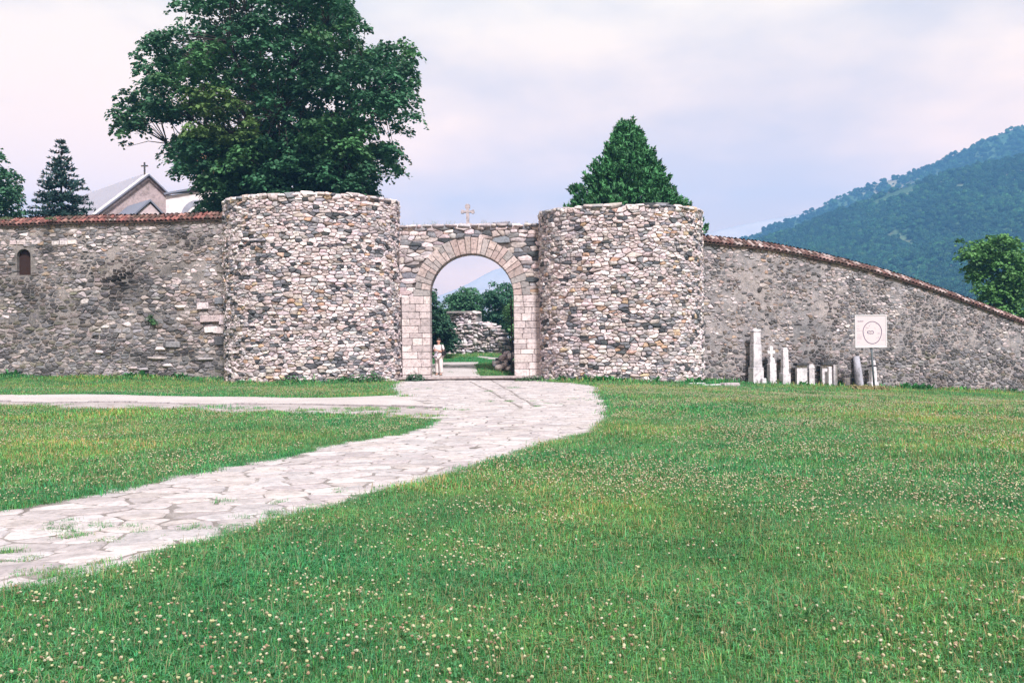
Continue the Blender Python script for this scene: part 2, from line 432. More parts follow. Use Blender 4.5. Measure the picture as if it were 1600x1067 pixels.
def slab_geo(pl, tilt=True):
    n = len(pl); c = pl.mean(0); zc = float(g(c[0], c[1]))
    lift = rng.uniform(.014, .030); tx, ty = rng.normal(0, .012, 2) if tilt else (0, 0)
    def zz(p_, h): return g(p_[:, 0], p_[:, 1]) + h + (p_[:, 0] - c[0]) * tx + (p_[:, 1] - c[1]) * ty
    inn = c + (pl - c) * (1 - .018 / max(.1, np.linalg.norm(pl - c, axis=1).mean()))
    V = np.concatenate([np.column_stack([pl, zz(pl, -.03)]), np.column_stack([pl, zz(pl, lift - .012)]), np.column_stack([inn, zz(inn, lift)])])
    Fs = [[i, (i + 1) % n, n + (i + 1) % n, n + i] for i in range(n)] + [[n + i, n + (i + 1) % n, 2 * n + (i + 1) % n, 2 * n + i] for i in range(n)] + [list(range(2 * n, 3 * n))]
    return V, Fs, np.array([c[0], c[1], zc])
slabs = []
for pl in cells:
    ar = 0.5 * abs(np.dot(pl[:, 0], np.roll(pl[:, 1], 1)) - np.dot(pl[:, 1], np.roll(pl[:, 0], 1)))
    if ar < .03: continue
    pl = roughen(pl)
    s_ = 0.5 * (np.dot(pl[:, 0], np.roll(pl[:, 1], -1)) - np.dot(pl[:, 1], np.roll(pl[:, 0], -1)))
    if s_ < 0: pl = pl[::-1]
    px, py, zc = proj([pl[:, 0].mean(), pl[:, 1].mean(), 0])
    vis = ar * 1.6 / zc ** 3 if -10 < px < W + 10 and py < H + 10 and zc > 0 else 0
    slabs.append((vis, pl))
slabs.sort(key=lambda q: -q[0])
acc = Acc()
for k, (vis, pl) in enumerate(slabs):
    col = np.array(FLAG[rng.integers(len(FLAG))]) * rng.uniform(.82, 1.02)
    V, Fs, c = slab_geo(pl)
    if k < 300:
        A = Acc(); A.add(V - c, Fs, col); o = A.build('flagstone', M['flag_part'], stone_path); o.location = c; o.color = (*col, 1)
    else: acc.add(V, Fs, col)
acc.build('small_flagstones', M['flag_stuff'], stone_path, 'stuff')
# kerb between gravel and verge
kl = kerbL[::-1]; acc = None
seg = np.linalg.norm(np.diff(kl, axis=0), axis=1); cum = np.concatenate([[0], np.cumsum(seg)])
s = 0.0
M['kerb'] = stone_mat('kerbstone', (.30, .275, .285))
while s < cum[-1] - .5:
    ln = rng.uniform(.7, 1.2); e = min(s + ln, cum[-1])
    p0 = np.array([np.interp(s + .015, cum, kl[:, i]) for i in (0, 1)]); p1 = np.array([np.interp(e - .015, cum, kl[:, i]) for i in (0, 1)])
    d = (p1 - p0) / np.linalg.norm(p1 - p0); nn = np.array([-d[1], d[0]]) * .06
    c = (p0 + p1) / 2; zc = float(g(*c)) + rng.uniform(.035, .055)
    q = np.array([p0 - nn, p1 - nn, p1 + nn, p0 + nn])
    V = np.concatenate([np.column_stack([q, np.full(4, zc - .1)]), np.column_stack([q, np.full(4, zc)])]) - np.array([c[0], c[1], zc - .05])
    A = Acc(); A.add(V, [[0, 3, 2, 1], [4, 5, 6, 7], [0, 1, 5, 4], [1, 2, 6, 5], [2, 3, 7, 6], [3, 0, 4, 7]])
    o = A.build('kerbstone', M['kerb'], gravel_road); o.location = (c[0], c[1], zc - .05)
    s = e

# ------------------------------------------------------------------ MASONRY
def rock(p=3.0, amp=.07, seed=0):
    r = np.random.default_rng(seed); n = 2; idx = {}; V = []; Fs = []
    def vid(q):
        k = tuple(np.round(q, 4))
        if k not in idx: idx[k] = len(V); V.append(np.array(q, float))
        return idx[k]
    for ax in range(3):
        for sg in (-1, 1):
            for i in range(n):
                for j in range(n):
                    qs = []
                    for (di, dj) in ((0, 0), (1, 0), (1, 1), (0, 1)):
                        q = [0, 0, 0]; q[ax] = sg; q[(ax + 1) % 3] = -1 + 2 * (i + di) / n; q[(ax + 2) % 3] = -1 + 2 * (j + dj) / n
                        qs.append(vid(q))
                    Fs.append(qs if sg > 0 else qs[::-1])
    V = np.array(V); V = V / (np.abs(V) ** p).sum(1, keepdims=True) ** (1 / p)
    # lop-sided outline
    V = V * (1 + r.normal(0, amp, (len(V), 1))) + r.normal(0, amp * .5, V.shape)
    V[:, 0] *= 1 + .22 * r.uniform(-1, 1) * V[:, 2]; V[:, 2] *= 1 + .22 * r.uniform(-1, 1) * V[:, 0]
    return V, np.array(Fs)
ROCKS = [rock(p_, .075, 10 + i) for i, p_ in enumerate([3.2, 3.6, 4.2, 4.8, 5.5, 4.0, 3.0, 4.5, 6.0, 3.8])]
def chamfer_block(seed):
    r = np.random.default_rng(seed); V = []; idx = {}
    def vid(ax, sg, a, b):          # corner of the inset square on face (ax, sg)
        k = (ax, sg, a, b)
        if k not in idx:
            q = [0, 0, 0]; q[ax] = sg; q[(ax + 1) % 3] = a * r.uniform(.86, .95); q[(ax + 2) % 3] = b * r.uniform(.86, .95); idx[k] = len(V); V.append(q)
        return idx[k]
    Fs = []
    for ax in range(3):
        for sg in (-1, 1):
            q = [vid(ax, sg, -1, -1), vid(ax, sg, 1, -1), vid(ax, sg, 1, 1), vid(ax, sg, -1, 1)]; Fs.append(q if sg > 0 else q[::-1])
    for ax in range(3):              # edges between faces ax+1 and ax+2, running along ax
        b_, c_ = (ax + 1) % 3, (ax + 2) % 3
        for sb in (-1, 1):
            for sc in (-1, 1):
                # face b_: in-plane axes (b_+1 = c_, b_+2 = ax); face c_: in-plane axes (c_+1 = ax, c_+2 = b_)
                q = [vid(b_, sb, sc, -1), vid(b_, sb, sc, 1), vid(c_, sc, 1, sb), vid(c_, sc, -1, sb)]
                Fs.append(q if sb * sc < 0 else q[::-1])
    for sx in (-1, 1):
        for sy in (-1, 1):
            for sz in (-1, 1):
                q = [vid(0, sx, sy, sz), vid(1, sy, sz, sx), vid(2, sz, sx, sy)]
                q = q if sx * sy * sz > 0 else q[::-1]; Fs.append(q + [q[0]])
    V = np.array(V, float); tri = [f for f in Fs if f[0] == f[-1]]
    return V, [f[:3] if f[0] == f[-1] else f for f in Fs]
BLOCKS = [chamfer_block(40 + i) for i in range(6)]
def rock_meshes(vars_, nm):
    out = []
    for v, f in vars_:
        me = bpy.data.meshes.new(nm); me.from_pydata(v.tolist(), [], f.tolist() if isinstance(f, np.ndarray) else f); me.polygons.foreach_set('use_smooth', np.full(len(f), nm == 'stone'))
        me.materials.append(M['stone_part']); out.append(me)
    return out
ROCKM = rock_meshes(ROCKS, 'stone'); BLOCKM = rock_meshes(BLOCKS, 'block')

class Plan:
    def __init__(s, pts):
        s.P = np.asarray(pts, float); d = np.linalg.norm(np.diff(s.P, axis=0), axis=1); s.c = np.concatenate([[0], np.cumsum(d)]); s.L = s.c[-1]
    def xy(s, u): return np.array([np.interp(u, s.c, s.P[:, 0]), np.interp(u, s.c, s.P[:, 1])])
    def tan(s, u):
        a, b = s.xy(max(u - .15, 0)), s.xy(min(u + .15, s.L)); d = b - a; return d / np.linalg.norm(d)
    def frame(s, u):
        t = s.tan(u); return np.array([t[0], t[1], 0]), np.array([t[1], -t[0], 0]), np.array([0, 0, 1.0])   # tangent, outward, up
class Stone:
    __slots__ = ('c', 'R', 's', 'col', 'var', 'blk')
    def __init__(s, c, Rm, sc, col, blk=False):
        s.c = c; s.R = Rm; s.s = sc; s.col = col; s.blk = blk; s.var = int(rng.integers(len(BLOCKS) if blk else len(ROCKS)))
def rot_in(T, O, U, a):
    ca, sa = math.cos(a), math.sin(a)
    return np.stack([T * ca + U * sa, O, U * ca - T * sa], 1)     # columns: local x, y(out), z
def courses(u0, u1, v0, v1, h, ar=(.9, 2.4), amp=.3, split=.12, tall=.05):
    """irregular courses: yields (u, v, w, h, slope)"""
    K = int(round((v1 - v0) / h)); hs = rng.uniform(.6, 1.5, K); hs *= (v1 - v0) / hs.sum()
    base = v0 + np.concatenate([[0], np.cumsum(hs)])
    ph = rng.uniform(0, 6.28, (K + 1, 3)); fr = rng.uniform(.4, 2.6, (K + 1, 3)); am = rng.uniform(.2, 1, (K + 1, 3)); am /= am.sum(1, keepdims=True)
    am[0] = 0; am[-1] = 0
    def B(k, u): return base[k] + amp * h * float((am[k] * np.sin(fr[k] * u + ph[k])).sum()) * 1.4
    blocked = []
    for k in range(K):
        u = u0 - rng.uniform(0, .3); nb = []
        while u < u1:
            hh0 = hs[k]; w = hh0 * rng.uniform(*ar) * (1 if rng.random() > .1 else 1.35)
            uc = u + w / 2; lo, hi = B(k, uc), B(k + 1, uc); sl = math.atan2(B(k, u + w) + B(k + 1, u + w) - B(k, u) - B(k + 1, u), 2 * w)
            hit = any(a < uc < b for a, b in blocked)
            if not hit and hi - lo > .05 and u0 - .02 < uc < u1 + .02:
                q = rng.random()
                if q < tall and k < K - 1:
                    hi = B(k + 2, uc); yield uc, (lo + hi) / 2, w, hi - lo, sl; nb.append((u, u + w))
                elif q < tall + split and hi - lo > .13:
                    m_ = lo + (hi - lo) * rng.uniform(.4, .6)
                    yield uc, (lo + m_) / 2, w, m_ - lo, sl; yield uc, (m_ + hi) / 2, w, hi - m_, sl
                else: yield uc, (lo + hi) / 2, w, hi - lo, sl
            u += w
        blocked = nb
def place(root, stones, nparts=300, pname='stone', sname='small_stones'):
    vis = []
    for s in stones:
        px, py, zc = proj(s.c); d = s.c - EYE; cosv = max(0.0, -(s.R[:, 1] @ d) / np.linalg.norm(d))
        v = s.s[0] * s.s[2] * cosv / zc ** 2 if -5 < px < W + 5 and -5 < py < H + 5 else 0
        vis.append(v)
    order = np.argsort(-np.array(vis)); acc = Acc(); n_st = 0
    for k, i in enumerate(order):
        s = stones[i]
        if k < nparts and vis[i] > 0:
            o = bpy.data.objects.new(pname, (BLOCKM if s.blk else ROCKM)[s.var]); COL.objects.link(o); adopt(o, root)
            o.matrix_world = Matrix.Identity(4)
            Mx = s.R @ np.diag(s.s / 2)
            m4 = Matrix([[*Mx[0], s.c[0]], [*Mx[1], s.c[1]], [*Mx[2], s.c[2]], [0, 0, 0, 1]])
            o.location, q, o.scale = m4.decompose(); o.rotation_mode = 'QUATERNION'; o.rotation_quaternion = q
            o.color = (*[float(v) for v in s.col], 1)
        else:
            v, f = (BLOCKS if s.blk else ROCKS)[s.var]
            acc.addn(v @ (s.R @ np.diag(s.s / 2)).T + s.c, f, np.tile(np.asarray(s.col, float), (len(v), 1))); n_st += 1
    if n_st: acc.build(sname, M['stone_stuff'], root, 'stuff', True)
class Cell:
    __slots__ = ('c', 'R', 'P', 'dep', 'bul', 'col', 'w', 'h')
def cell_geo(q):
    P = q.P; n = len(P)
    if n <= 5:                      # cut the corners
        P = np.concatenate([np.stack([P * .85 + np.roll(P, -1, 0) * .15, P * .15 + np.roll(P, -1, 0) * .85], 1).reshape(-1, 2)]); n = len(P)
    P = P * (1 + rng.normal(0, .05, (n, 1)))
    def ring(k, y): return np.column_stack([P[:, 0] * k, np.full(n, y), P[:, 1] * k])
    fr = ring(rng.uniform(.72, .86), 0); fr[:, 1] += rng.normal(0, q.bul * .35, n)
    V = np.concatenate([ring(.93, -q.dep), ring(1.0, -q.bul), fr, [[0, q.bul * rng.uniform(.05, .3), 0]]])
    i = np.arange(n); j = (i + 1) % n
    Fs = [[a, b, b + n, a + n] for a, b in zip(j, i)] + [[a + n, b + n, b + 2 * n, a + 2 * n] for a, b in zip(j, i)] + [[a + 2 * n, b + 2 * n, 3 * n] for a, b in zip(j, i)]
    return V, Fs
def interlock(plan, seeds, an=1.8):
    """stones that fit each other: one cell per seed, cells wider than high"""
    S = np.array([[u, v * an] for u, v, *_ in seeds]); rad = 1.3
    gs = .5; grid = {}
    for i, (x, y) in enumerate(S): grid.setdefault((int(x // gs), int(y // gs)), []).append(i)
    out = []
    for i, (x, y) in enumerate(S):
        gx_, gy_ = int(x // gs), int(y // gs); nb = []
        for a in (-1, 0, 1):
            for b in (-1, 0, 1): nb += grid.get((gx_ + a, gy_ + b), [])
        nb = np.array([k for k in nb if k != i])
        d = S[nb] - S[i]; ds = np.hypot(d[:, 0], d[:, 1]); o = np.argsort(ds)[:16]
        pl = [np.array(v) for v in ((-.42, -.42), (.42, -.42), (.42, .42), (-.42, .42))]
        for k in o:
            if ds[k] < 1e-4: continue
            if ds[k] / 2 > max(np.hypot(p_[0], p_[1]) for p_ in pl): break
            pl = clip_half(pl, d[k] / 2, d[k] / ds[k])
            if len(pl) < 3: break
        if len(pl) < 3: out.append(None); continue
        pl = np.array(pl); pl[:, 1] /= an; out.append(pl)
    return out
def masonry(root, plan, seeds, style, nparts=300, an=1.8, pname='stone', sname='small_stones'):
    """style(u, v, px, py) -> None to leave the mortar bare, or (colour, shrink, gap, proud, bulge)"""
    cells_ = interlock(plan, seeds, an); L_ = []
    for (u, v, *_), pl in zip(seeds, cells_):
        if pl is None: continue
        T, O, U = plan.frame(min(max(u, 0), plan.L)); xy = plan.xy(u)
        px, py, zc = proj([*xy, v]); r_ = style(u, v, px, py)
        if r_ is None: continue
        col, shr, gap, proud, bul = r_
        m_ = pl.mean(0); Q = pl - m_; ln = np.hypot(Q[:, 0], Q[:, 1])[:, None]
        Q = Q * shr * np.clip(1 - gap / np.maximum(ln, .02), .3, 1)
        c = Cell(); a_ = rng.normal(0, .03); Q = Q @ np.array([[math.cos(a_), math.sin(a_)], [-math.sin(a_), math.cos(a_)]])
        if 0.5 * abs(np.dot(Q[:, 0], np.roll(Q[:, 1], 1)) - np.dot(Q[:, 1], np.roll(Q[:, 0], 1))) < .0022: continue
        c.w, c.h = np.ptp(Q[:, 0]), np.ptp(Q[:, 1]); c.P = np.column_stack([-Q[::-1, 0], Q[::-1, 1]]); c.bul = bul * min(c.w, c.h * 1.4); c.dep = .20; c.col = col
        yaw, pit = rng.normal(0, .09), rng.normal(0, .09)
        c.R = np.array(Matrix(np.stack([-T + O * yaw, O + T * yaw + U * pit, U - O * pit], 1).tolist()).to_quaternion().to_matrix())
        c.c = np.array([*xy, v]) + T * m_[0] + U * m_[1] + O * proud; L_.append(c)
    vis = []
    for q in L_:
        px, py, zc = proj(q.c); d = q.c - EYE; cosv = max(0.0, -(q.R[:, 1] @ d) / np.linalg.norm(d))
        vis.append(q.w * q.h * cosv / zc ** 2 if -5 < px < W + 5 and -5 < py < H + 5 else 0)
    acc = Acc(); n_st = 0
    for k, i in enumerate(np.argsort(-np.array(vis))):
        q = L_[i]; V, Fs = cell_geo(q)
        if k < nparts and vis[i] > 0:
            me = bpy.data.meshes.new(pname); me.from_pydata(V.tolist(), [], [[int(a) for a in f] for f in Fs]); me.polygons.foreach_set('use_smooth', np.full(len(Fs), rng.random() < .4)); me.materials.append(M['stone_part'])
            o = bpy.data.objects.new(pname, me); COL.objects.link(o); adopt(o, root)
            m4 = Matrix([[*q.R[0], q.c[0]], [*q.R[1], q.c[1]], [*q.R[2], q.c[2]], [0, 0, 0, 1]]); o.location = q.c; o.rotation_euler = m4.to_euler(); o.color = (*[float(v) for v in q.col], 1)
        else: acc.add(V @ q.R.T + q.c, Fs, q.col); n_st += 1
    if n_st: acc.build(sname, M['stone_stuff'], root, 'stuff', False)
PAL = dict(pale=[(.56, .485, .495), (.60, .53, .535), (.50, .425, .435), (.53, .465, .49), (.63, .57, .58), (.47, .39, .395)],
           mid=[(.36, .31, .315), (.31, .275, .285), (.40, .34, .325), (.34, .32, .34)],
           grey=[(.20, .20, .225), (.24, .235, .25), (.17, .175, .20)], dark=[(.075, .078, .090), (.055, .06, .066), (.10, .10, .112)],
           ochre=[(.44, .31, .22), (.41, .27, .20), (.46, .36, .26), (.36, .24, .18), (.42, .28, .24)], brown=[(.20, .16, .14), (.26, .20, .17), (.16, .135, .12)], moss=[(.12, .12, .09), (.16, .155, .11)])
def pick(w, rr=None):
    ks = list(w.keys()); p_ = np.array([w[k] for k in ks], float); k = ks[rng.choice(len(ks), p=p_ / p_.sum())]
    c = np.array(PAL[k][rng.integers(len(PAL[k]))]); return np.clip(c * rng.uniform(.86, 1.12) * (1 + rng.normal(0, .02, 3)), .02, .75)
def nz3(x, y, s, z=0.0): return mnoise.noise(Vector((x * s, y * s, z)))

# --- gate towers
def tower(name, label, cx, cy, ra, rb, ztop, seed):
    zb = float(g(cx, cy - rb)) - .15
    root = thing(name, label, 'tower', (cx, cy, zb))
    th = np.linspace(-R(104), R(104), 90)
    plan = Plan(np.column_stack([cx + ra * np.sin(th), cy - rb * np.cos(th)]))
    # packed core behind the face stones
    full = np.linspace(0, 2 * math.pi, 72, endpoint=False); k = 1 - .06 / ra
    A = Acc(); ring = np.column_stack([cx + ra * k * np.sin(full), cy - rb * (1 - .06 / rb) * np.cos(full)])
    V = np.concatenate([np.column_stack([ring, np.full(72, zb - .3)]), np.column_stack([ring, np.full(72, ztop - .16)])])
    A.add(V, [[i, (i + 1) % 72, 72 + (i + 1) % 72, 72 + i] for i in range(72)] + [list(range(72, 144))])
    A.build('core', M['core'], root, smooth=False)
    seeds = [(u + rng.normal(0, .02), v + rng.normal(0, .016)) for u, v, *_ in courses(0, plan.L, zb, ztop - .02, .102, (1.2, 3.8), .65, .08, .035) if rng.random() > .10]
    def style(u, v, px, py):
        cl = nz3(u + seed, v, .55); fl = nz3(u * .7, v + seed, 1.6, 4.0)
        wts = dict(pale=.52, mid=.25, grey=.08 + max(0, cl) * .25, dark=.055 + max(0, fl) * .34, ochre=.03 + max(0, -cl) * .08, brown=.03)
        return pick(wts), 1.0, rng.uniform(.005, .015), rng.normal(.012, .020), rng.uniform(.10, .22)
    masonry(root, plan, seeds, style, 300, 2.1)
    st = []
    # capping stones along the rim and loose ones on top
    u = .05
    while u < plan.L:
        w = rng.uniform(.22, .50); h = rng.uniform(.12, .2); T, O, U = plan.frame(u + w / 2); xy = plan.xy(u + w / 2)
        c = np.array([xy[0], xy[1], ztop + h / 2 - .05 + rng.normal(0, .012)]) - O * rng.uniform(.10, .2)
        st.append(Stone(c, rot_in(T, O, U, rng.normal(0, .05)), np.array([w * 1.02, .42, h]), pick(dict(pale=.42, mid=.36, grey=.16, dark=.06)))); u += w
    place(root, st, 60, 'capping_stone', 'small_capping_stones')
    return root
tower('gate_tower', 'round dry-stone gate tower left of the arch, in front of the big leafy tree', -9.1, 44.0, 3.97, 3.15, 8.12, 3.0)
tower('gate_tower', 'round dry-stone gate tower right of the arch, in front of the pointed conifer', 5.02, 44.0, 3.72, 3.0, 7.50, 31.0)

# --- gate wall with arch
GY, GT = 44.2, 1.0
gc = at(737, 462, GY); ACX, ASP = float(gc[0]), float(gc[2]); AR = 65.3 / F * GY; ARO = 90.5 / F * GY
GX0, GX1 = -5.55, 1.85; GZ1 = float(at(740, 353, GY)[2]); GZ0 = float(g(-2, GY)) - .2
gate = thing('gate_wall', 'stone gate wall with round arch between the two towers', 'gateway', (ACX, GY + GT / 2, GZ0))
arc = [(ACX + (AR + .02) * math.cos(t), ASP + (AR + .02) * math.sin(t)) for t in np.linspace(math.pi, 0, 28)]
poly = [(GX0, GZ0), (ACX - AR - .02, GZ0)] + arc + [(ACX + AR + .02, GZ0), (GX1, GZ0), (GX1, GZ1 - .1), (GX0, GZ1 - .1)]
A = Acc(); A.prism(poly, (0, GY + .05, 0), (1, 0, 0), (0, 0, 1), (0, 1, 0), GT - .05); A.build('core', M['core'], gate)
gplan = Plan([[GX0, GY], [GX1, GY]]); st = []
T, O, U = gplan.frame(1.0)
seeds = [(u, v + rng.normal(0, .012)) for u, v, *_ in courses(0, gplan.L, ASP - .1, GZ1, .19, (1.4, 3.4), .35, .12, .02)]
def style(u, v, px, py):
    x = GX0 + u; r = math.hypot(x - ACX, v - ASP)
    if r < ARO + .02 or v < ASP - .04: return None
    return pick(dict(pale=.32, mid=.36, grey=.20, dark=.10, ochre=.04)), 1.0, rng.uniform(.003, .010), rng.normal(.0, .016), rng.uniform(.05, .14)
masonry(gate, gplan, seeds, style, 300, 2.2)
u = 0
while u < gplan.L:
    w = rng.uniform(.25, .6); st.append(Stone(np.array([GX0 + u + w / 2, GY + .14, GZ1 + rng.uniform(-.02, .03)]), rot_in(T, O, U, rng.normal(0, .05)), np.array([w, .5, rng.uniform(.14, .24)]), pick(dict(mid=.5, grey=.3, pale=.2)))); u += w
place(gate, st, 60, 'capping_stone')
# ashlar jambs: each squared block its own piece
st = []
def block(cx_, cz, w, h, col, fy=GY, dep=1.0, ang=0.0):
    st.append(Stone(np.array([cx_, fy + dep / 2 - .03 + rng.normal(0, .006), cz]), rot_in(T, O, U, ang), np.array([w - .004, dep, h - .004]), col, True))
ASH = [(.53, .455, .455), (.56, .49, .49), (.49, .42, .425), (.58, .51, .50), (.45, .39, .395)]
ASH2 = [(.40, .325, .31), (.37, .29, .28), (.43, .355, .345), (.34, .275, .265), (.31, .275, .275), (.45, .375, .365), (.27, .25, .25)]
for side in (-1, 1):
    xin = ACX + side * AR; wid = 1.32
    z = GZ0 + .05
    while z < ASP - .02:
        h = min(rng.uniform(.22, .40), ASP - z)
        if ASP - z - h < .12: h = ASP - z
        cuts = [0] + ([rng.uniform(.4, .9)] if rng.random() < .6 else [rng.uniform(.28, .5), rng.uniform(.72, .98)]) + [wid]
        for a_, b_ in zip(cuts, cuts[1:]):
            if b_ - a_ < .12: continue
            block(xin + side * (a_ + b_) / 2, z + h / 2, b_ - a_, h, np.array(ASH[rng.integers(5)]) * rng.uniform(.78, 1.05))
        z += h
place(gate, st, 300, 'ashlar_block')
# voussoirs
t = math.pi; vo = []
while t > 1e-3:
    dt = rng.uniform(.085, .155); dt = min(dt, t)
    if t - dt < .06: dt = t
    cuts = [AR, ARO + rng.uniform(-.05, .06)]
    if rng.random() < .35: cuts = [AR, AR + (ARO - AR) * rng.uniform(.4, .62), cuts[1]]
    for r0, r1 in zip(cuts, cuts[1:]):
        a0, a1 = t - .004, t - dt + .004; r0_, r1_ = r0 + .004, r1 - .006
        pl = [(r * math.cos(q), r * math.sin(q)) for r, q in ((r0_, a0), (r1_, a0), (r1_, a1), (r0_, a1))]
        A = Acc(); fy = rng.normal(0, .012) - .035; pl = np.array(pl); cc = pl.mean(0)
        inn = cc + (pl - cc) * .94; y0 = GY + fy
        V = np.concatenate([np.column_stack([inn[:, 0], np.full(4, y0), inn[:, 1]]), np.column_stack([pl[:, 0], np.full(4, y0 + .025), pl[:, 1]]), np.column_stack([pl[:, 0], np.full(4, y0 + 1.0), pl[:, 1]])])
        V = V - np.array([cc[0], GY, cc[1]])
        A.add(V, [[0, 1, 2, 3], [4, 5, 1, 0], [5, 6, 2, 1], [6, 7, 3, 2], [7, 4, 0, 3], [8, 9, 5, 4], [9, 10, 6, 5], [10, 11, 7, 6], [11, 8, 4, 7], [11, 10, 9, 8]])
        o = A.build('voussoir', M['stone_part'], gate); o.location = (cc[0] + ACX, GY, cc[1] + ASP)
        o.color = (*[float(v) for v in np.array(ASH2[rng.integers(7)]) * rng.uniform(.85, 1.1)], 1)
    t -= dt
# threshold, gate leaf, stone cross
z0 = float(g(-2, 43.7))
A = Acc(); A.box(((GX0 + GX1) / 2 + .15, 43.84, z0 + .13), (GX1 - GX0 - .3, .60, .09)); A.box(((GX0 + GX1) / 2 + .15, 43.98, z0 + .03), (GX1 - GX0 - .3, .30, .10)); A.build('sill', M['sill'], gate)
A = Acc(); A.box((ACX, 44.72, z0 + .10), (2 * AR - .02, 1.1, .10)); A.build('threshold', M['sill'], gate)
M['old_wood'] = plain('old_dark_wood', (.028, .022, .02), .8, nscale=20)
lf = thing('gate_leaf', 'dark wooden gate leaf swung open against the right jamb of the arch', 'gate', (ACX + AR - .10, 46.1, .3))
for k in range(7):
    A = Acc(); A.box((ACX + AR - .11, 45.35 + k * .235, 2.15), (.06, .225, 3.7)); A.build('plank', M['old_wood'], lf)
for zz in (.9, 3.4):
    A = Acc(); A.box((ACX + AR - .16, 46.05, zz), (.05, 1.6, .14)); A.build('ledge', M['old_wood'], lf)
cp = at(731, 352, GY + .5); s_ = GY / F
sc_ = thing('stone_cross', 'weathered stone cross with flared arms on top of the gate wall', 'cross', cp)
A = Acc()
hh = 33 * s_; aw = 11 * s_
half = [(.055, 0), (.055, .55), (.06, .60), (.20, .585), (.225, .545), (.32, .56), (.345, .64), (.32, .72), (.225, .735), (.20, .695), (.065, .68), (.06, .80), (.10, .83), (.11, .93), (.06, 1.0)]
half = np.array(half) * np.array([aw / .345, hh]); half[:2, 0] *= 1.35; half[10:, 0] *= 1.2
poly = np.concatenate([half, half[::-1] * np.array([-1, 1])])
A.prism(poly, cp + np.array([0, -.09, 0]), (1, 0, 0), (0, 0, 1), (0, 1, 0), .18); A.build('cross_body', M['cross_stone'], sc_)
A = Acc(); A.box(cp + np.array([0, 0, -.05]), (.42, .4, .22), taper=.8); A.build('plinth', M['cross_stone'], sc_)

# --- old curtain walls
def wall_body(root, plan, zb, top, thick, mat, hole=None, us=.3):
    n = int(plan.L / us); U_ = list(np.linspace(0, plan.L, n + 1)); T_ = list(np.linspace(0, 1, 26))
    if hole:
        (ua, ub, va, vb) = hole; U_ = sorted([u for u in U_ if min(abs(u - ua), abs(u - ub)) > .05] + [ua, ub])
        tz = [(va - zb) / (top(0) - zb), (vb - zb) / (top(0) - zb)]; T_ = sorted([q for q in T_ if min(abs(q - tz[0]), abs(q - tz[1])) > .008] + tz)
    nu, nv = len(U_), len(T_); V = []
    for u in U_:
        T, O, Up = plan.frame(u); xy = plan.xy(u)
        for tt in T_:
            z = zb + tt * (top(u) - zb)
            d = .035 * nz3(u, z, 1.1, 2) + .03 * nz3(u, z, 3.1, 7)
            if hole and hole[0] - .2 < u < hole[1] + .2 and hole[2] - .2 < z < hole[3] + .2: d = 0
            V.append([xy[0] + O[0] * d, xy[1] + O[1] * d, z])
    Fs = []
    for i in range(nu - 1):
        for j in range(nv - 1):
            if hole and U_[i] >= hole[0] - 1e-6 and U_[i + 1] <= hole[1] + 1e-6 and T_[j] >= tz[0] - 1e-6 and T_[j + 1] <= tz[1] + 1e-6: continue
            Fs.append([i * nv + j, (i + 1) * nv + j, (i + 1) * nv + j + 1, i * nv + j + 1])
    b0 = len(V)
    for u in U_:
        T, O, Up = plan.frame(u); xy = plan.xy(u) - O[:2] * thick
        V += [[xy[0], xy[1], zb], [xy[0], xy[1], top(u)]]
    for i in range(nu - 1):
        Fs.append([b0 + 2 * i, b0 + 2 * i + 1, b0 + 2 * i + 3, b0 + 2 * i + 2])
        Fs.append([i * nv + nv - 1, (i + 1) * nv + nv - 1, b0 + 2 * i + 3, b0 + 2 * i + 1])
    for i in (0, nu - 1): Fs.append([i * nv + j for j in range(nv)] + [b0 + 2 * i + 1, b0 + 2 * i])
    A = Acc(); A.add(np.array(V), Fs); return A.build('masonry', mat, root, smooth=False)
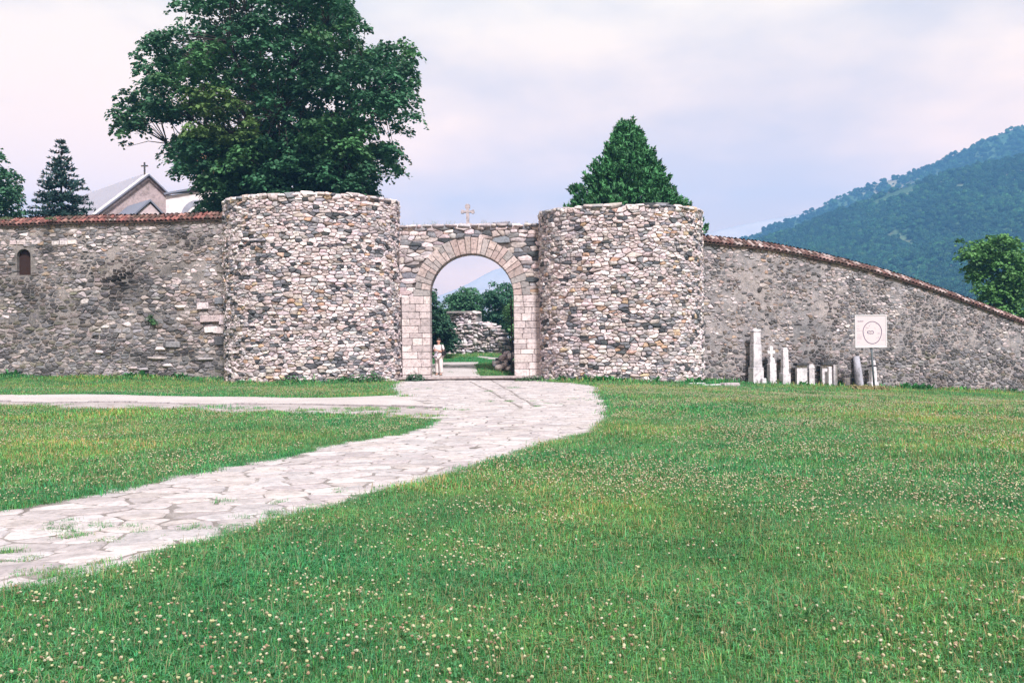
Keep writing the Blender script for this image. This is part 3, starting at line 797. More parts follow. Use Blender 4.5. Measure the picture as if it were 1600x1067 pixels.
def coping(root, plan, top, thick, mat, cols, pitch=.21, rows=2, slope=R(27), over=.16, seed=1):
    """two overlapping rows of half-round tiles laid across the wall, over a bed of pan tiles"""
    ln = .46; r0, r1 = .092, .074; ns = 5
    V = []
    for k, (yy, r) in enumerate(((0, r0), (ln, r1))):
        for rr in (r, r - .016):
            for q in range(ns + 1):
                t_ = math.pi * q / ns; V.append([rr * math.cos(t_), yy, rr * math.sin(t_) * .9])
    n1 = ns + 1; Fs = []
    for q in range(ns):
        Fs += [[q, q + 1, 2 * n1 + q + 1, 2 * n1 + q], [n1 + q + 1, n1 + q, 3 * n1 + q, 3 * n1 + q + 1], [q + 1, q, n1 + q, n1 + q + 1]]
    me = bpy.data.meshes.new('roof_tile'); me.from_pydata(V, [], Fs); me.materials.append(mat)
    A = Acc(); step = ln * .82
    for side in (1, -1):
        for row in range(rows):
            u = pitch / 2
            while u < plan.L:
                if side < 0 and row > 0 and False: break
                T, O, Up = plan.frame(u); xy = plan.xy(u)
                du = .2; tl = math.atan2(top(min(u + du, plan.L)) - top(max(u - du, 0)), 2 * du)
                Tt = T * math.cos(tl) + Up * math.sin(tl)
                s0 = over if side > 0 else over
                D = (-O if side > 0 else O); dirv = D * math.cos(slope) + Up * math.sin(slope)
                base = np.array([xy[0], xy[1], top(u) + .07]) + (O * over if side > 0 else -O * (thick + over))
                p_ = base + dirv * row * step + Up * (.02 * row + rng.normal(0, .008)) + Tt * rng.normal(0, .012)
                Xa = Tt * (1 if side > 0 else -1); Za = np.cross(Xa, dirv); Za /= np.linalg.norm(Za); a_ = rng.normal(0, .05)
                Rm = np.stack([Xa * math.cos(a_) + dirv * math.sin(a_), dirv * math.cos(a_) - Xa * math.sin(a_), Za], 1)
                if side > 0:
                    o = bpy.data.objects.new('roof_tile', me); COL.objects.link(o); adopt(o, root)
                    o.location = p_; o.rotation_euler = Matrix(Rm.tolist()).to_euler()
                    o.color = (*[float(v) for v in np.array(cols[rng.integers(len(cols))]) * rng.uniform(.8, 1.15)], 1)
                else: A.add(np.array(V) @ Rm.T + p_, Fs)
                u += pitch
    # bed under the tiles
    B_ = Acc(); n = int(plan.L / .3) + 1; rw = step * rows; VV = []
    for u in np.linspace(0, plan.L, n):
        T, O, Up = plan.frame(u); xy = plan.xy(u); z = top(u)
        c0 = np.array([xy[0], xy[1], z])
        VV += [c0 + O * (over - .03) + Up * .005, c0 + O * (over - .03) + Up * .075, c0 - O * (thick / 2) + Up * (.08 + (over + thick / 2) * math.tan(slope) * .92),
               c0 - O * (thick + over) + Up * .07, c0 - O * (thick + over) + Up * .005]
    FF = []
    for i in range(n - 1):
        for q in range(5): FF.append([i * 5 + q, (i + 1) * 5 + q, (i + 1) * 5 + (q + 1) % 5, i * 5 + (q + 1) % 5])
    B_.add(np.array(VV), FF); B_.build('tile_bed', M['tile_bed'], root)
    A.build('back_tiles', M['tile_bed'], root, 'stuff')
# left wall
P0, P1 = at(-140, 600, 46.6), at(372, 600, 44.9)
lplan = Plan([P0[:2], P1[:2]]); LZ0 = -.25; LTOP = float(at(180, 350, 45.6)[2])
lw = thing('curtain_wall', 'old patched rubble wall with red roof tiles and small arched opening, left of the left tower', 'wall', (*lplan.xy(lplan.L / 2), LZ0))
def u_of(plan, px):
    us = np.linspace(0, plan.L, 400); xs = np.array([proj([*plan.xy(u), 3.0])[0] for u in us]); return float(np.interp(px, xs, us))
def z_of(plan, px, py):
    u = u_of(plan, px); xy = plan.xy(u); return float(at(px, py, xy[1])[2])
ua, ub = u_of(lplan, 26), u_of(lplan, 50); va, vb = z_of(lplan, 38, 430), z_of(lplan, 38, 388)
HOLE = (ua, ub, va, vb)
wall_body(lw, lplan, LZ0, lambda u: LTOP, 1.0, M['mortar_l'], HOLE)
# arched opening: surround plate with recess, near-black board behind stands for the unlit interior
T, O, U = lplan.frame((ua + ub) / 2); oc = np.array([*lplan.xy((ua + ub) / 2), 0.0]); hw = (ub - ua) / 2; ow = hw - .04; zs = vb - .03 - ow
arcp = [(ow * math.cos(q), zs + ow * math.sin(q)) for q in np.linspace(0, math.pi, 13)]
A = Acc()
for sg in (1, -1):
    half = [(hw * sg, va), (hw * sg, vb), (0, vb)] + [(sg * abs(x), z) for x, z in (arcp[6::-1])] + [(ow * sg, va)]
    pl = [oc + T * x + U * z for x, z in half]
    A.add(pl, [list(range(len(pl)))])
op = [(ow, va)] + arcp + [(-ow, va)]
fr_ = [oc + T * x + U * z for x, z in op]; n = len(op); A.add(fr_ + [q - O * .6 for q in fr_], [[i, (i + 1) % n, n + (i + 1) % n, n + i] for i in range(n)])
A.build('opening_reveal', M['mortar_l'], lw)
A = Acc(); A.add([q - O * .20 for q in fr_], [list(range(n))]); A.build('dark_backing', plain('dark_backing_board', (.030, .014, .011), .9, nscale=12), lw)  # added near-black board, paints the darkness inside the opening
st = []
def zone_left(px, py):
    """sizes, fill and colours of the patches of the old wall"""
    low = py > 545; dark_mid = 120 < px < 270 and 430 < py < 545; rb = px > 235 and py > 440
    return low, dark_mid, rb
seeds = []
for (py0, py1, hh, ar_) in ((349, 440, .105, (1.2, 3.8)), (440, 545, .125, (1.1, 3.6)), (545, 606, .095, (1.6, 5.0))):
    zt, zb_ = z_of(lplan, 200, py0), z_of(lplan, 200, py1)
    seeds += [(u + rng.normal(0, .03), v + rng.normal(0, .025)) for u, v, *_ in courses(0, lplan.L, zb_, zt, hh, ar_, .6, .14, .04)]
def lstyle(u, v, px, py):  # some dark picks stand in for shaded holes in the face
    low, dm, rb = zone_left(px, py)
    if ua - .13 < u < ub + .13 and va - .13 < v < vb + .13: return None
    pn = nz3(u, v, .5, 11); crack = abs(px - 135 - 4 * math.sin(py * .15)) < 4 and 370 < py < 470
    plas = px > 140 and 385 < py < 520 and pn > .05
    fill = .93 if (low or dm or rb) else (.55 if plas else .95)
    if rng.random() > fill and not crack: return None
    if crack: return np.array((.035, .035, .035)), .9, .0, .0, .1
    if low: wts = dict(mid=.18, grey=.36, dark=.32, moss=.10, pale=.04, brown=.04); k = .80
    elif dm: wts = dict(pale=.13, mid=.22, grey=.24, dark=.32, brown=.09); k = .85
    elif rb: wts = dict(pale=.30, mid=.34, grey=.12, dark=.12, ochre=.05, brown=.12); k = .92
    elif px < 130 and py > 430: wts = dict(pale=.08, mid=.22, grey=.22, dark=.22, moss=.20, brown=.10); k = .78
    elif px < 130: wts = dict(pale=.14, mid=.34, grey=.22, dark=.12, brown=.12, ochre=.03); k = .85
    else: wts = dict(pale=.22, mid=.36, grey=.13, dark=.15, brown=.10, ochre=.03); k = .88
    if nz3(u, v, .9, 21) > .28: wts['dark'] += .35
    tight = low or dm or rb
    k *= 1.05 + 1.15 * nz3(u, v * 1.6, .42, 51) + .3 * nz3(u, v, 1.7, 5)
    return (pick(wts) * .72 + np.array((.20, .178, .175)) * .28) * k * .90, rng.uniform(.86, 1.0) if tight else rng.uniform(.72, 1.0), rng.uniform(.003, .014), rng.uniform(.015, .06) if tight else rng.uniform(.012, .04), rng.uniform(.05, .14)
masonry(lw, lplan, [q for q in seeds if rng.random() > .10], lstyle, 300, 2.1)
# course of pale blocks near the top, and projecting ledge slabs low on the right
for px in (22, 35, 58, 88, 101, 114):
    u = u_of(lplan, px); T, O, U = lplan.frame(u); xy = lplan.xy(u)
    st.append(Stone(np.array([*xy, z_of(lplan, px, 379 + rng.uniform(-1, 1))]) + O * (-.08), rot_in(T, O, U, rng.normal(0, .03)), np.array([rng.uniform(.3, .5), .24, .2]), pick(dict(pale=1)), True))
for (px, py, w, h) in ((330, 498, 1.0, .3), (318, 478, .55, .3), (345, 470, .5, .3), (352, 500, .5, .45), (246, 560, .9, .16), (318, 561, 1.1, .17), (250, 545, .5, .2), (330, 515, .6, .26), (342, 516, .5, .3), (347, 532, .7, .4), (271, 538, .7, .26), (283, 480, .5, .2), (155, 550, .4, .2), (208, 575, .5, .2), (225, 577, .45, .16), (262, 571, .5, .2)):
    u = u_of(lplan, px); T, O, U = lplan.frame(u); xy = lplan.xy(u)
    st.append(Stone(np.array([*xy, z_of(lplan, px, py)]) + O * (-.05), rot_in(T, O, U, rng.normal(0, .04)), np.array([w, .34, h]), pick(dict(pale=.6, mid=.3, grey=.1)) if px < 346 or py < 520 else np.array((.08, .08, .09)), h > .22))
place(lw, st, 60, 'squared_block')
coping(lw, lplan, lambda u: LTOP + .02 * math.sin(u * .9), 1.0, M['tile_l'], [(.20, .075, .066), (.25, .10, .088), (.14, .06, .055), (.28, .145, .125), (.09, .05, .045)])

# right wall, top line falling to the right
pxs = np.linspace(1085, 1730, 34); Yr = 44.7 + 5.0 * ((pxs - 1085) / 456) ** 1.25
rp_ = np.array([at(a_, 560, b_)[:2] for a_, b_ in zip(pxs, Yr)]); rplan = Plan(rp_)
tp = np.array([(1085, 380), (1150, 386), (1207, 392), (1296, 410), (1384, 432), (1457, 455), (1531, 482), (1600, 508), (1730, 552)])
tz = np.array([at(a_, b_, np.interp(a_, pxs, Yr))[2] for a_, b_ in tp]); tu = np.array([u_of(rplan, a_) for a_ in tp[:, 0]])
_u = np.linspace(0, rplan.L, 200); _z = np.interp(_u, tu, tz); _z = np.convolve(np.pad(_z, 10, mode='edge'), np.ones(21) / 21, mode='valid')
_z[:10] = _z[10] + (np.interp(_u[:10], tu, tz) - np.interp(_u[10], tu, tz)); 
rtop = lambda u: float(np.interp(u, _u, _z))
RZ0 = -2.6
rw = thing('curtain_wall', 'long old rubble wall whose tiled top slopes down to the right, behind the gravestones', 'wall', (*rplan.xy(rplan.L / 2), RZ0))
wall_body(rw, rplan, RZ0, rtop, 1.0, M['mortar_r'])
st = []
seeds = []
for (a0, a1, hh, ar_) in ((RZ0, .9, .092, (1.5, 4.6)), (.9, 7.2, .10, (1.1, 3.0))):
    seeds += [(u + rng.normal(0, .03), v + rng.normal(0, .025)) for u, v, *_ in courses(0, rplan.L, a0, a1, hh, ar_, .6, .12, .03) if v < rtop(u) - .10]
def rstyle(u, v, px, py):
    low = v < .9 + .3 * nz3(u, v, .4); pn = nz3(u, v, .5, 5)
    plaster = px < 1290 and 395 < py < 545
    fill = .95 if low else .92 + pn * .3
    if plaster: fill = .62 + pn * .6
    if 1290 < px < 1400 and py < 470: fill = .95
    if rng.random() > fill: return None
    if low: wts = dict(pale=.08, mid=.26, grey=.30, dark=.30, moss=.05, brown=.05); k = .80
    elif plaster: wts = dict(pale=.20, mid=.38, grey=.12, dark=.22, brown=.12, ochre=.02); k = .92  # dark share also paints shaded holes in the plaster as stones
    elif px > 1400: wts = dict(pale=.14, mid=.32, grey=.28, dark=.22, brown=.05); k = .80
    else: wts = dict(pale=.18, mid=.30, grey=.20, dark=.27, brown=.06); k = .86
    if 520 < py < 550 and px < 1330: wts['brown'] = .4; wts['ochre'] = .10
    if nz3(u, v, .9, 33) > .3: wts['dark'] += .3
    k *= 1.0 + .75 * nz3(u, v * 1.4, .40, 61) + .3 * nz3(u, v, 1.7, 8)
    return (pick(wts) * .72 + np.array((.21, .185, .185)) * .28) * k, rng.uniform(.70, 1.0), rng.uniform(.003, .014), rng.uniform(.012, .04) + (.012 if low else 0), rng.uniform(.05, .14)
masonry(rw, rplan, [q for q in seeds if rng.random() > .08], rstyle, 300, 1.9)
coping(rw, rplan, rtop, 1.0, M['tile_r'], [(.16, .08, .07), (.12, .06, .055), (.30, .20, .19), (.10, .055, .05), (.42, .34, .33)])

# ------------------------------------------------------------------ HILLS
def ridge(name, prof, dist, foot, zfoot, mat, amp, back=.25, nt_=40, n=170, wob=.08):
    pr = np.array(prof, float); px = np.linspace(pr[0, 0], pr[-1, 0], n); py = np.interp(px, pr[:, 0], pr[:, 1])
    tv = np.concatenate([np.linspace(0, 1, nt_), np.linspace(1, 1 + back, 8)[1:]]); V = []
    for a_, b_ in zip(px, py):
        dd = dist * (1 + wob * nz3(a_, 0, .004, 3)); c = at(a_, b_, dd); f0 = at(a_, b_, foot)
        for tt in tv:
            q = f0 + (c - f0) * tt; z = zfoot + (c[2] - zfoot) * (tt ** 1.15 if tt <= 1 else 1 - (tt - 1) * 1.2)
            e = min(tt, 1) * (1 - min(tt, 1)) * 4
            z += amp * (nz3(q[0], q[1], 1 / 190.0) * 1.0 + .5 * nz3(q[0], q[1], 1 / 70.0)) * e
            V.append([q[0], q[1], z])
    m_ = len(tv); Fs = [[i * m_ + j, (i + 1) * m_ + j, (i + 1) * m_ + j + 1, i * m_ + j + 1] for i in range(n - 1) for j in range(m_ - 1)]
    A = Acc(); A.add(np.array(V), Fs); o = A.build(name, mat, kind='structure', smooth=True)
    return o, np.array(V).reshape(n, m_, 3), nt_
m, t, b, o = newmat('hill_meadow'); p = pos(t)
n1 = noise_node(t, 0.012, 6, .6, p); n2 = noise_node(t, 0.12, 5, .6, p)
c = ramp(t, n1.outputs['Fac'], [(0.35, (.025, .07, .035)), (.52, (.05, .09, .045)), (.66, (.26, .22, .16))])
c = mix(t, 1, c, ramp(t, n2.outputs['Fac'], [(.3, .6), (.7, 1.2)]), 'MULTIPLY')
t.links.new(c, b.inputs['Base Color']); b.inputs['Roughness'].default_value = 1; M['hill'] = m
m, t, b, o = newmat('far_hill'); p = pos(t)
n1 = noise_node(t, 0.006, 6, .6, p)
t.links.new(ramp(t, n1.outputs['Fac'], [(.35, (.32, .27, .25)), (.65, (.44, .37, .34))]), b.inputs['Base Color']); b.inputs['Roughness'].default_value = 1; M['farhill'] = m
NEARP = [(1000, 500), (1100, 425), (1165, 388), (1200, 374), (1240, 360), (1300, 336), (1340, 321), (1380, 304), (1420, 291), (1450, 281), (1500, 266), (1540, 258), (1600, 246), (1800, 215), (2150, 210), (2600, 230)]
BACKP = [(900, 480), (1100, 402), (1162, 373), (1200, 358), (1250, 339), (1300, 316), (1350, 293), (1400, 279), (1440, 263), (1480, 248), (1540, 219), (1600, 196), (1800, 175), (2150, 170), (2600, 180)]
FARP = [(-900, 380), (-300, 360), (0, 340), (60, 329), (110, 346), (200, 372), (400, 440), (640, 480), (725, 447), (770, 422), (812, 412), (870, 426), (950, 412), (1095, 366), (1150, 353), (1200, 343), (1260, 333), (1400, 312), (1600, 300), (2300, 310)]
hill, HN, nt1 = ridge('hillside', NEARP, 790, 320, -34, M['hill'], 20)
bridge_, HB, nt2 = ridge('back_ridge', BACKP, 1160, 760, -34, M['hill'], 16)
farm, HF, nt3 = ridge('far_mountains', FARP, 2050, 1500, -34, M['farhill'], 40, n=240)

# geometry-nodes scatter for uncountable cover
def scatter(name, P, scale, rot, idx, objs, parent=None, kind='stuff'):
    me = bpy.data.meshes.new(name); me.vertices.add(len(P)); me.vertices.foreach_set('co', np.asarray(P, np.float32).ravel())
    for nm, ty, dat in (('scl', 'FLOAT', scale), ('idx', 'INT', idx)):
        at_ = me.attributes.new(nm, ty, 'POINT'); at_.data.foreach_set('value', np.asarray(dat, np.float32 if ty == 'FLOAT' else np.int32))
    at_ = me.attributes.new('rot', 'FLOAT_VECTOR', 'POINT'); at_.data.foreach_set('vector', np.asarray(rot, np.float32).ravel())
    ob = link(name, me, None, parent, kind)
    col = bpy.data.collections.new(name + '_kinds')
    for q in objs: col.objects.link(q)
    ng = bpy.data.node_groups.new(name, 'GeometryNodeTree')
    ng.interface.new_socket('Geometry', in_out='INPUT', socket_type='NodeSocketGeometry'); ng.interface.new_socket('Geometry', in_out='OUTPUT', socket_type='NodeSocketGeometry')
    gi = ng.nodes.new('NodeGroupInput'); go = ng.nodes.new('NodeGroupOutput'); ip = ng.nodes.new('GeometryNodeInstanceOnPoints'); ci = ng.nodes.new('GeometryNodeCollectionInfo')
    ci.inputs['Collection'].default_value = col; ci.inputs['Separate Children'].default_value = True; ci.inputs['Reset Children'].default_value = True
    ip.inputs['Pick Instance'].default_value = True
    def na(nm, ty):
        q = ng.nodes.new('GeometryNodeInputNamedAttribute'); q.data_type = ty; q.inputs['Name'].default_value = nm; return q.outputs['Attribute']
    l = ng.links.new
    l(gi.outputs[0], ip.inputs['Points']); l(ci.outputs[0], ip.inputs['Instance']); l(na('idx', 'INT'), ip.inputs['Instance Index'])
    l(na('rot', 'FLOAT_VECTOR'), ip.inputs['Rotation']); l(na('scl', 'FLOAT'), ip.inputs['Scale']); l(ip.outputs[0], go.inputs[0])
    md = ob.modifiers.new('scatter', 'NODES'); md.node_group = ng
    return ob
def loose(name, A, mat, smooth=False):
    o = A.build(name, mat, smooth=smooth); COL.objects.unlink(o); return o
def ico(sub=1):
    bm = bmesh.new(); bmesh.ops.create_icosphere(bm, subdivisions=sub, radius=1); bm.verts.ensure_lookup_table()
    V = np.array([v.co[:] for v in bm.verts]); Fs = np.array([[v.index for v in f.verts] for f in bm.faces]); bm.free(); return V, Fs
def leaves(P, Nn, T, s, col, wid=.38, fold=.12):
    """folded leaf quads"""
    Nn = Nn / (np.linalg.norm(Nn, axis=1, keepdims=True) + 1e-9); T = T - Nn * (T * Nn).sum(1, keepdims=True); T /= (np.linalg.norm(T, axis=1, keepdims=True) + 1e-9); B_ = np.cross(Nn, T)
    s = s[:, None]
    V = np.stack([P - T * s * .5, P + B_ * s * wid + Nn * s * fold, P + T * s * .5, P - B_ * s * wid + Nn * s * fold], 1).reshape(-1, 3)
    k = np.arange(len(P))[:, None] * 4
    return V, k + np.arange(4)[None], np.repeat(col, 4, 0)
def unit(n, r=rng):
    v = r.normal(0, 1, (n, 3)); return v / np.linalg.norm(v, axis=1, keepdims=True)
m, t, b, o = newmat('far_leaf'); oi = N(t, 'ShaderNodeObjectInfo')
c = N(t, 'ShaderNodeAttribute', attribute_name='col').outputs['Color']
c = mix(t, 1, c, ramp(t, oi.outputs['Random'], [(0, (.45, .50, .6)), (.55, (1, 1, 1)), (.85, (1.3, 1.25, .9)), (1, (2.2, 1.7, 1.0))]), 'MULTIPLY')
c = mix(t, 1, c, ramp(t, noise_node(t, .018, 5, .6, pos(t)).outputs['Fac'], [(.36, (.55, .6, .8)), (.62, (1.35, 1.35, 1.1))]), 'MULTIPLY')
t.links.new(c, b.inputs['Base Color']); b.inputs['Roughness'].default_value = .8; M['farleaf'] = m
fk = []
for k in range(4):
    r = np.random.default_rng(90 + k); A = Acc(); nb = 9
    for q in range(nb):
        d = unit(1, r)[0]; d[2] = abs(d[2]); cc = d * np.array([2.0, 2.0, 1.9]) * r.uniform(.3, 1) + np.array([0, 0, 2.4])
        n_ = 46; dd = unit(n_, r); dd[:, 2] = np.abs(dd[:, 2]) * 1.0 - .25; rad = r.uniform(.9, 1.5)
        base = np.array([.017, .060, .036]) * r.uniform(.7, 1.4) * np.array([r.uniform(.8, 1.4), 1, r.uniform(.8, 1.1)])
        A.addn(*leaves(cc + dd * rad, dd + unit(n_, r) * .5, unit(n_, r), np.full(n_, 1.0) * r.uniform(.7, 1.2, n_), np.tile(base, (n_, 1)) * r.uniform(.75, 1.25, (n_, 1)), .45))
    A.tube([(0, 0, -1), (0, 0, 3)], [.25, .12], 5, (.05, .04, .035))
    fk.append(loose('far_tree_kind', A, M['farleaf']))
def forest(name, Hh, nt_, count, clear, smin, smax, px0, px1):
    n, m_, _ = Hh.shape; P = []; S = []
    tries = 0
    while len(P) < count and tries < count * 6:
        tries += 1
        i = rng.uniform(0, n - 1.001); j = (rng.random() ** .75) * (nt_ - 1.001); a_, b_ = int(i), int(j)
        q = Hh[a_, b_] + (Hh[a_ + 1, b_] - Hh[a_, b_]) * (i - a_) + (Hh[a_, b_ + 1] - Hh[a_, b_]) * (j - b_)
        px, py, zc = proj(q)
        if px < px0 or px > px1 or py > 560: continue
        cv = nz3(q[0], q[1], 1 / 130.0, 9) + .6 * nz3(q[0], q[1], 1 / 45.0, 2)
        if cv > clear(px, py): continue
        P.append(q - np.array([0, 0, .8])); S.append(rng.uniform(smin, smax))
    P = np.array(P); k = len(P)
    return scatter(name, P, S, np.column_stack([np.zeros(k), np.zeros(k), rng.uniform(0, 6.28, k)]), rng.integers(0, 4, k), fk)
forest('hill_forest', HN, nt1, 13000, lambda px, py: .80 - .62 * math.exp(-((py - np.interp(px, [q[0] for q in NEARP], [q[1] for q in NEARP]) - 8) / 10) ** 2) * (1 if 1290 < px < 1430 else .1) - (.12 if px > 1440 and 300 < py < 350 else 0), .35, 1.15, 1080, 1640)
forest('ridge_forest', HB, nt2, 8500, lambda px, py: .75, .45, 1.35, 1080, 1640)

# ------------------------------------------------------------------ TREES
def crown(root, name, mat, clusters, per, lsize, base, var=.25, up_bias=.8, patch=None, droop=.5):
    """clusters: (x, y, z, r) -> shelves of leaves spread through the volume"""
    A = Acc()
    for c in clusters:
        n_ = int(per * (c[3] ** 2)) + 6; th = rng.uniform(0, 6.28, n_); rr = c[3] * np.sqrt(rng.random(n_)) * (1 + .25 * np.sin(3 * th + c[0] * 9))
        off = np.column_stack([rr * np.cos(th), rr * np.sin(th), -droop * rr ** 2 / c[3] + rng.normal(0, .16 * c[3], n_) + .25 * c[3]])
        nn = np.column_stack([off[:, 0] * .5, off[:, 1] * .5, np.full(n_, up_bias * c[3])]) / c[3] + unit(n_) * .55
        b_ = np.array(base) * rng.uniform(1 - var, 1 + var)
        if patch is not None: b_ = patch(c, b_)
        colr = np.tile(b_, (n_, 1)) * rng.uniform(.75, 1.25, (n_, 1))
        A.addn(*leaves(np.array(c[:3]) + off, nn, off * np.array([1, 1, .2]) + unit(n_) * .6 * c[3], lsize * rng.uniform(.65, 1.3, n_), colr, .42))
    return A.build(name, mat, root)
def limbs(root, base, fork, clusters, r0, nl=16, twigs=True, bend=.25):
    """tapered trunk, limbs to the crown, twigs to every clump"""
    A = Acc(); base = np.asarray(base, float); fork = np.asarray(fork, float); C_ = np.array([c[:3] for c in clusters])
    A.tube([base - [0, 0, .3], base + (fork - base) * .08, base + (fork - base) * .5 + rng.normal(0, .12, 3), fork], [r0 * 1.5, r0 * 1.05, r0 * .9, r0 * .75], 10)
    A.build('trunk', M['bark'], root, smooth=True)
    idx = [int(rng.integers(len(C_)))]
    for _ in range(min(nl, len(C_)) - 1):
        d = np.min([np.linalg.norm(C_ - C_[k], axis=1) for k in idx], axis=0); idx.append(int(np.argmax(d)))
    nodes = []; own = []; accs = []
    for n_l, k in enumerate(idx):
        e = fork + (C_[k] - fork) * .74 + np.array([0, .5, 0]); s0 = base + (fork - base) * rng.uniform(.62, 1.0); L_ = np.linalg.norm(e - s0); B_ = Acc(); accs.append(B_)
        pts = []
        for q in np.linspace(0, 1, 7):
            pts.append(s0 + (e - s0) * q + np.array([0, 0, 1]) * bend * L_ * math.sin(math.pi * q) * .5 + rng.normal(0, .03 * L_, 3) * math.sin(math.pi * q))
        B_.tube(pts, np.linspace(r0 * .42, r0 * .06, 7), 6); nodes += pts[1:]; own += [n_l] * 6
    Nd = np.array(nodes)
    for c in C_:
        d = np.linalg.norm(Nd - c, axis=1); k = int(np.argmin(d + rng.uniform(0, 1.6, len(d)))); c = c + np.array([0, .25, -.15])
        mid = (Nd[k] + c) / 2 + np.array([0, 0, .12 * d[k]]) + rng.normal(0, .05 * d[k], 3)
        accs[own[k]].tube([Nd[k], mid, c], [r0 * .07, r0 * .045, r0 * .02], 4, caps=False)
    for B_ in accs: B_.build('limb', M['bark'], root, smooth=True)
def poly_clusters(poly, Y0, depth, n, rpx, cxy=None, rvar=.35, edge=.0, shell=.0):
    """clump centres filling the volume behind an outline at distance Y0"""
    pa = np.array(poly, float); cx_, cy_ = cxy if cxy else pa.mean(0); sx = np.abs(pa[:, 0] - cx_).max(); sy = np.abs(pa[:, 1] - cy_).max()
    out = []
    while len(out) < n:
        px, py = rng.uniform(pa[:, 0].min(), pa[:, 0].max()), rng.uniform(pa[:, 1].min(), pa[:, 1].max())
        rp = rpx * rng.uniform(1 - rvar, 1 + rvar)
        if not (inpoly(px, py, pa) and inpoly(px - rp * .75, py, pa) and inpoly(px + rp * .75, py, pa) and inpoly(px, py - rp * .4, pa)): 
            if rng.random() > .12 or not inpoly(px, py, pa): continue
            rp *= .5
        q = 1 - ((px - cx_) / sx) ** 2 * .8 - ((py - cy_) / sy) ** 2 * .5; hd = depth * math.sqrt(max(q, .08))
        s_ = rng.uniform(-1, 1); s_ = math.copysign(abs(s_) ** (1 - shell), s_) if shell else s_
        Yd = Y0 + s_ * hd; p_ = at(px, py, Yd); out.append((p_[0], p_[1], p_[2], rp / F * Yd))
    return out
# big broadleaf tree behind the left tower
BIG = [(263, 10), (279, 45), (208, 52), (188, 96), (212, 120), (232, 127), (191, 134), (172, 168), (174, 199), (183, 240), (200, 226), (208, 206), (239, 192), (294, 184), (262, 220), (253, 241), (260, 275), (294, 282), (303, 345), (600, 345), (587, 268), (607, 275), (635, 289), (645, 244), (614, 213), (648, 206), (642, 179), (672, 192), (655, 168), (655, 137), (666, 117), (642, 58), (607, 55), (583, 62), (580, 20), (552, 0), (540, -40), (470, -85), (400, -95), (330, -60), (290, -20)]
tb = gp(-14.6, 57.0)
tree = thing('broadleaf_tree', 'huge spreading broadleaf tree with dark green crown behind the left tower', 'tree', tb)
cl = poly_clusters(BIG, 57, 7.5, 820, 20, (425, 130), shell=.25, rvar=.45) + poly_clusters([(330, 345), (312, 300), (285, 250), (300, 190), (560, 190), (590, 262), (600, 345)], 56, 6, 260, 21, (440, 270))
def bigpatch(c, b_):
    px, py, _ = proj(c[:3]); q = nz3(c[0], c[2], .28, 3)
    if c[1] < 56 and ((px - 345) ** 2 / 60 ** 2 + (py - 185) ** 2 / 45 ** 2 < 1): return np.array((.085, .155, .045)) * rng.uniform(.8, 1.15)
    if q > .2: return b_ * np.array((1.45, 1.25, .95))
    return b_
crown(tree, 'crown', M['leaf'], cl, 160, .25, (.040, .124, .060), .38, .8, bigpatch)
limbs(tree, tb, at(440, 215, 57), cl, .5, 26)
# leafy tree cut by the left edge of the frame
tb = gp(-33.5, 61)
tree = thing('broadleaf_tree', 'dense leafy tree behind the tiled wall, left of the thin spruce', 'tree', tb)
cl = poly_clusters([(-150, 350), (-140, 260), (-90, 215), (-30, 215), (5, 232), (26, 252), (35, 290), (46, 330), (44, 352)], 61, 4, 130, 17, shell=.3)
crown(tree, 'crown', M['leaf'], cl, 190, .24, (.044, .125, .066), .3)
limbs(tree, tb, at(-40, 330, 61), cl, .28, 10)
# tree beyond the low end of the right wall
tb = gp(31.0, 60.0)
tree = thing('broadleaf_tree', 'bright green tree beyond the low end of the right wall', 'tree', tb)
cl = poly_clusters([(1490, 385), (1500, 374), (1520, 380), (1541, 372), (1560, 364), (1590, 372), (1612, 400), (1618, 520), (1600, 540), (1562, 530), (1546, 495), (1527, 470), (1512, 440), (1496, 405)], 60.0, 2.0, 190, 15, shell=.2)
crown(tree, 'crown', M['leaf'], cl, 190, .22, (.075, .185, .050), .3)
limbs(tree, tb, at(1570, 480, 60.0), cl, .18, 12)
# trees and bushes seen through the arch
for (nm, lab, poly, Y0, dp, n_, rp_x, basec, fk_) in (
    ('broadleaf_tree', 'dark tree just inside the arch opening at its left jamb', [(640, 545), (640, 470), (660, 450), (676, 440), (684, 462), (692, 480), (706, 500), (718, 520), (722, 545)], 57, 3, 170, 12, (.034, .092, .054), (672, 505)),
    ('broadleaf_tree', 'rounded green tree behind the middle of the ruined wall, seen through the arch', [(672, 520), (690, 468), (712, 455), (735, 446), (752, 452), (762, 500), (760, 530)], 82, 4, 260, 11, (.055, .15, .07), (722, 500)),
    ('broadleaf_tree', 'taller upright tree with loose top, seen through the arch above the low ruin', [(748, 530), (748, 470), (758, 442), (768, 438), (780, 446), (792, 440), (815, 450), (830, 520)], 78, 4, 230, 10, (.042, .125, .07), (785, 500)),
    ('broadleaf_tree', 'lighter green bushy tree by the right jamb inside the arch', [(788, 512), (785, 496), (790, 478), (800, 466), (830, 466), (840, 545), (808, 540), (800, 526)], 62, 2.0, 110, 10, (.075, .165, .06), (806, 520)),
    ('broadleaf_tree', 'pale green tree between the arch jamb and the rounded tree', [(676, 540), (678, 490), (690, 478), (704, 490), (712, 520), (706, 545)], 74, 3, 110, 10, (.065, .16, .06), (692, 520))):
    q = at(fk_[0], fk_[1] + 40, Y0); tb = gp(q[0], q[1])
    tree = thing(nm, lab, 'tree', tb, 'trees in the grounds seen through the arch')
    cl = poly_clusters(poly, Y0, dp, n_, rp_x, shell=.2)
    crown(tree, 'crown', M['leaf'], cl, 190, .2, basec, .3); limbs(tree, tb, at(fk_[0], fk_[1], Y0), cl, .16, 8)
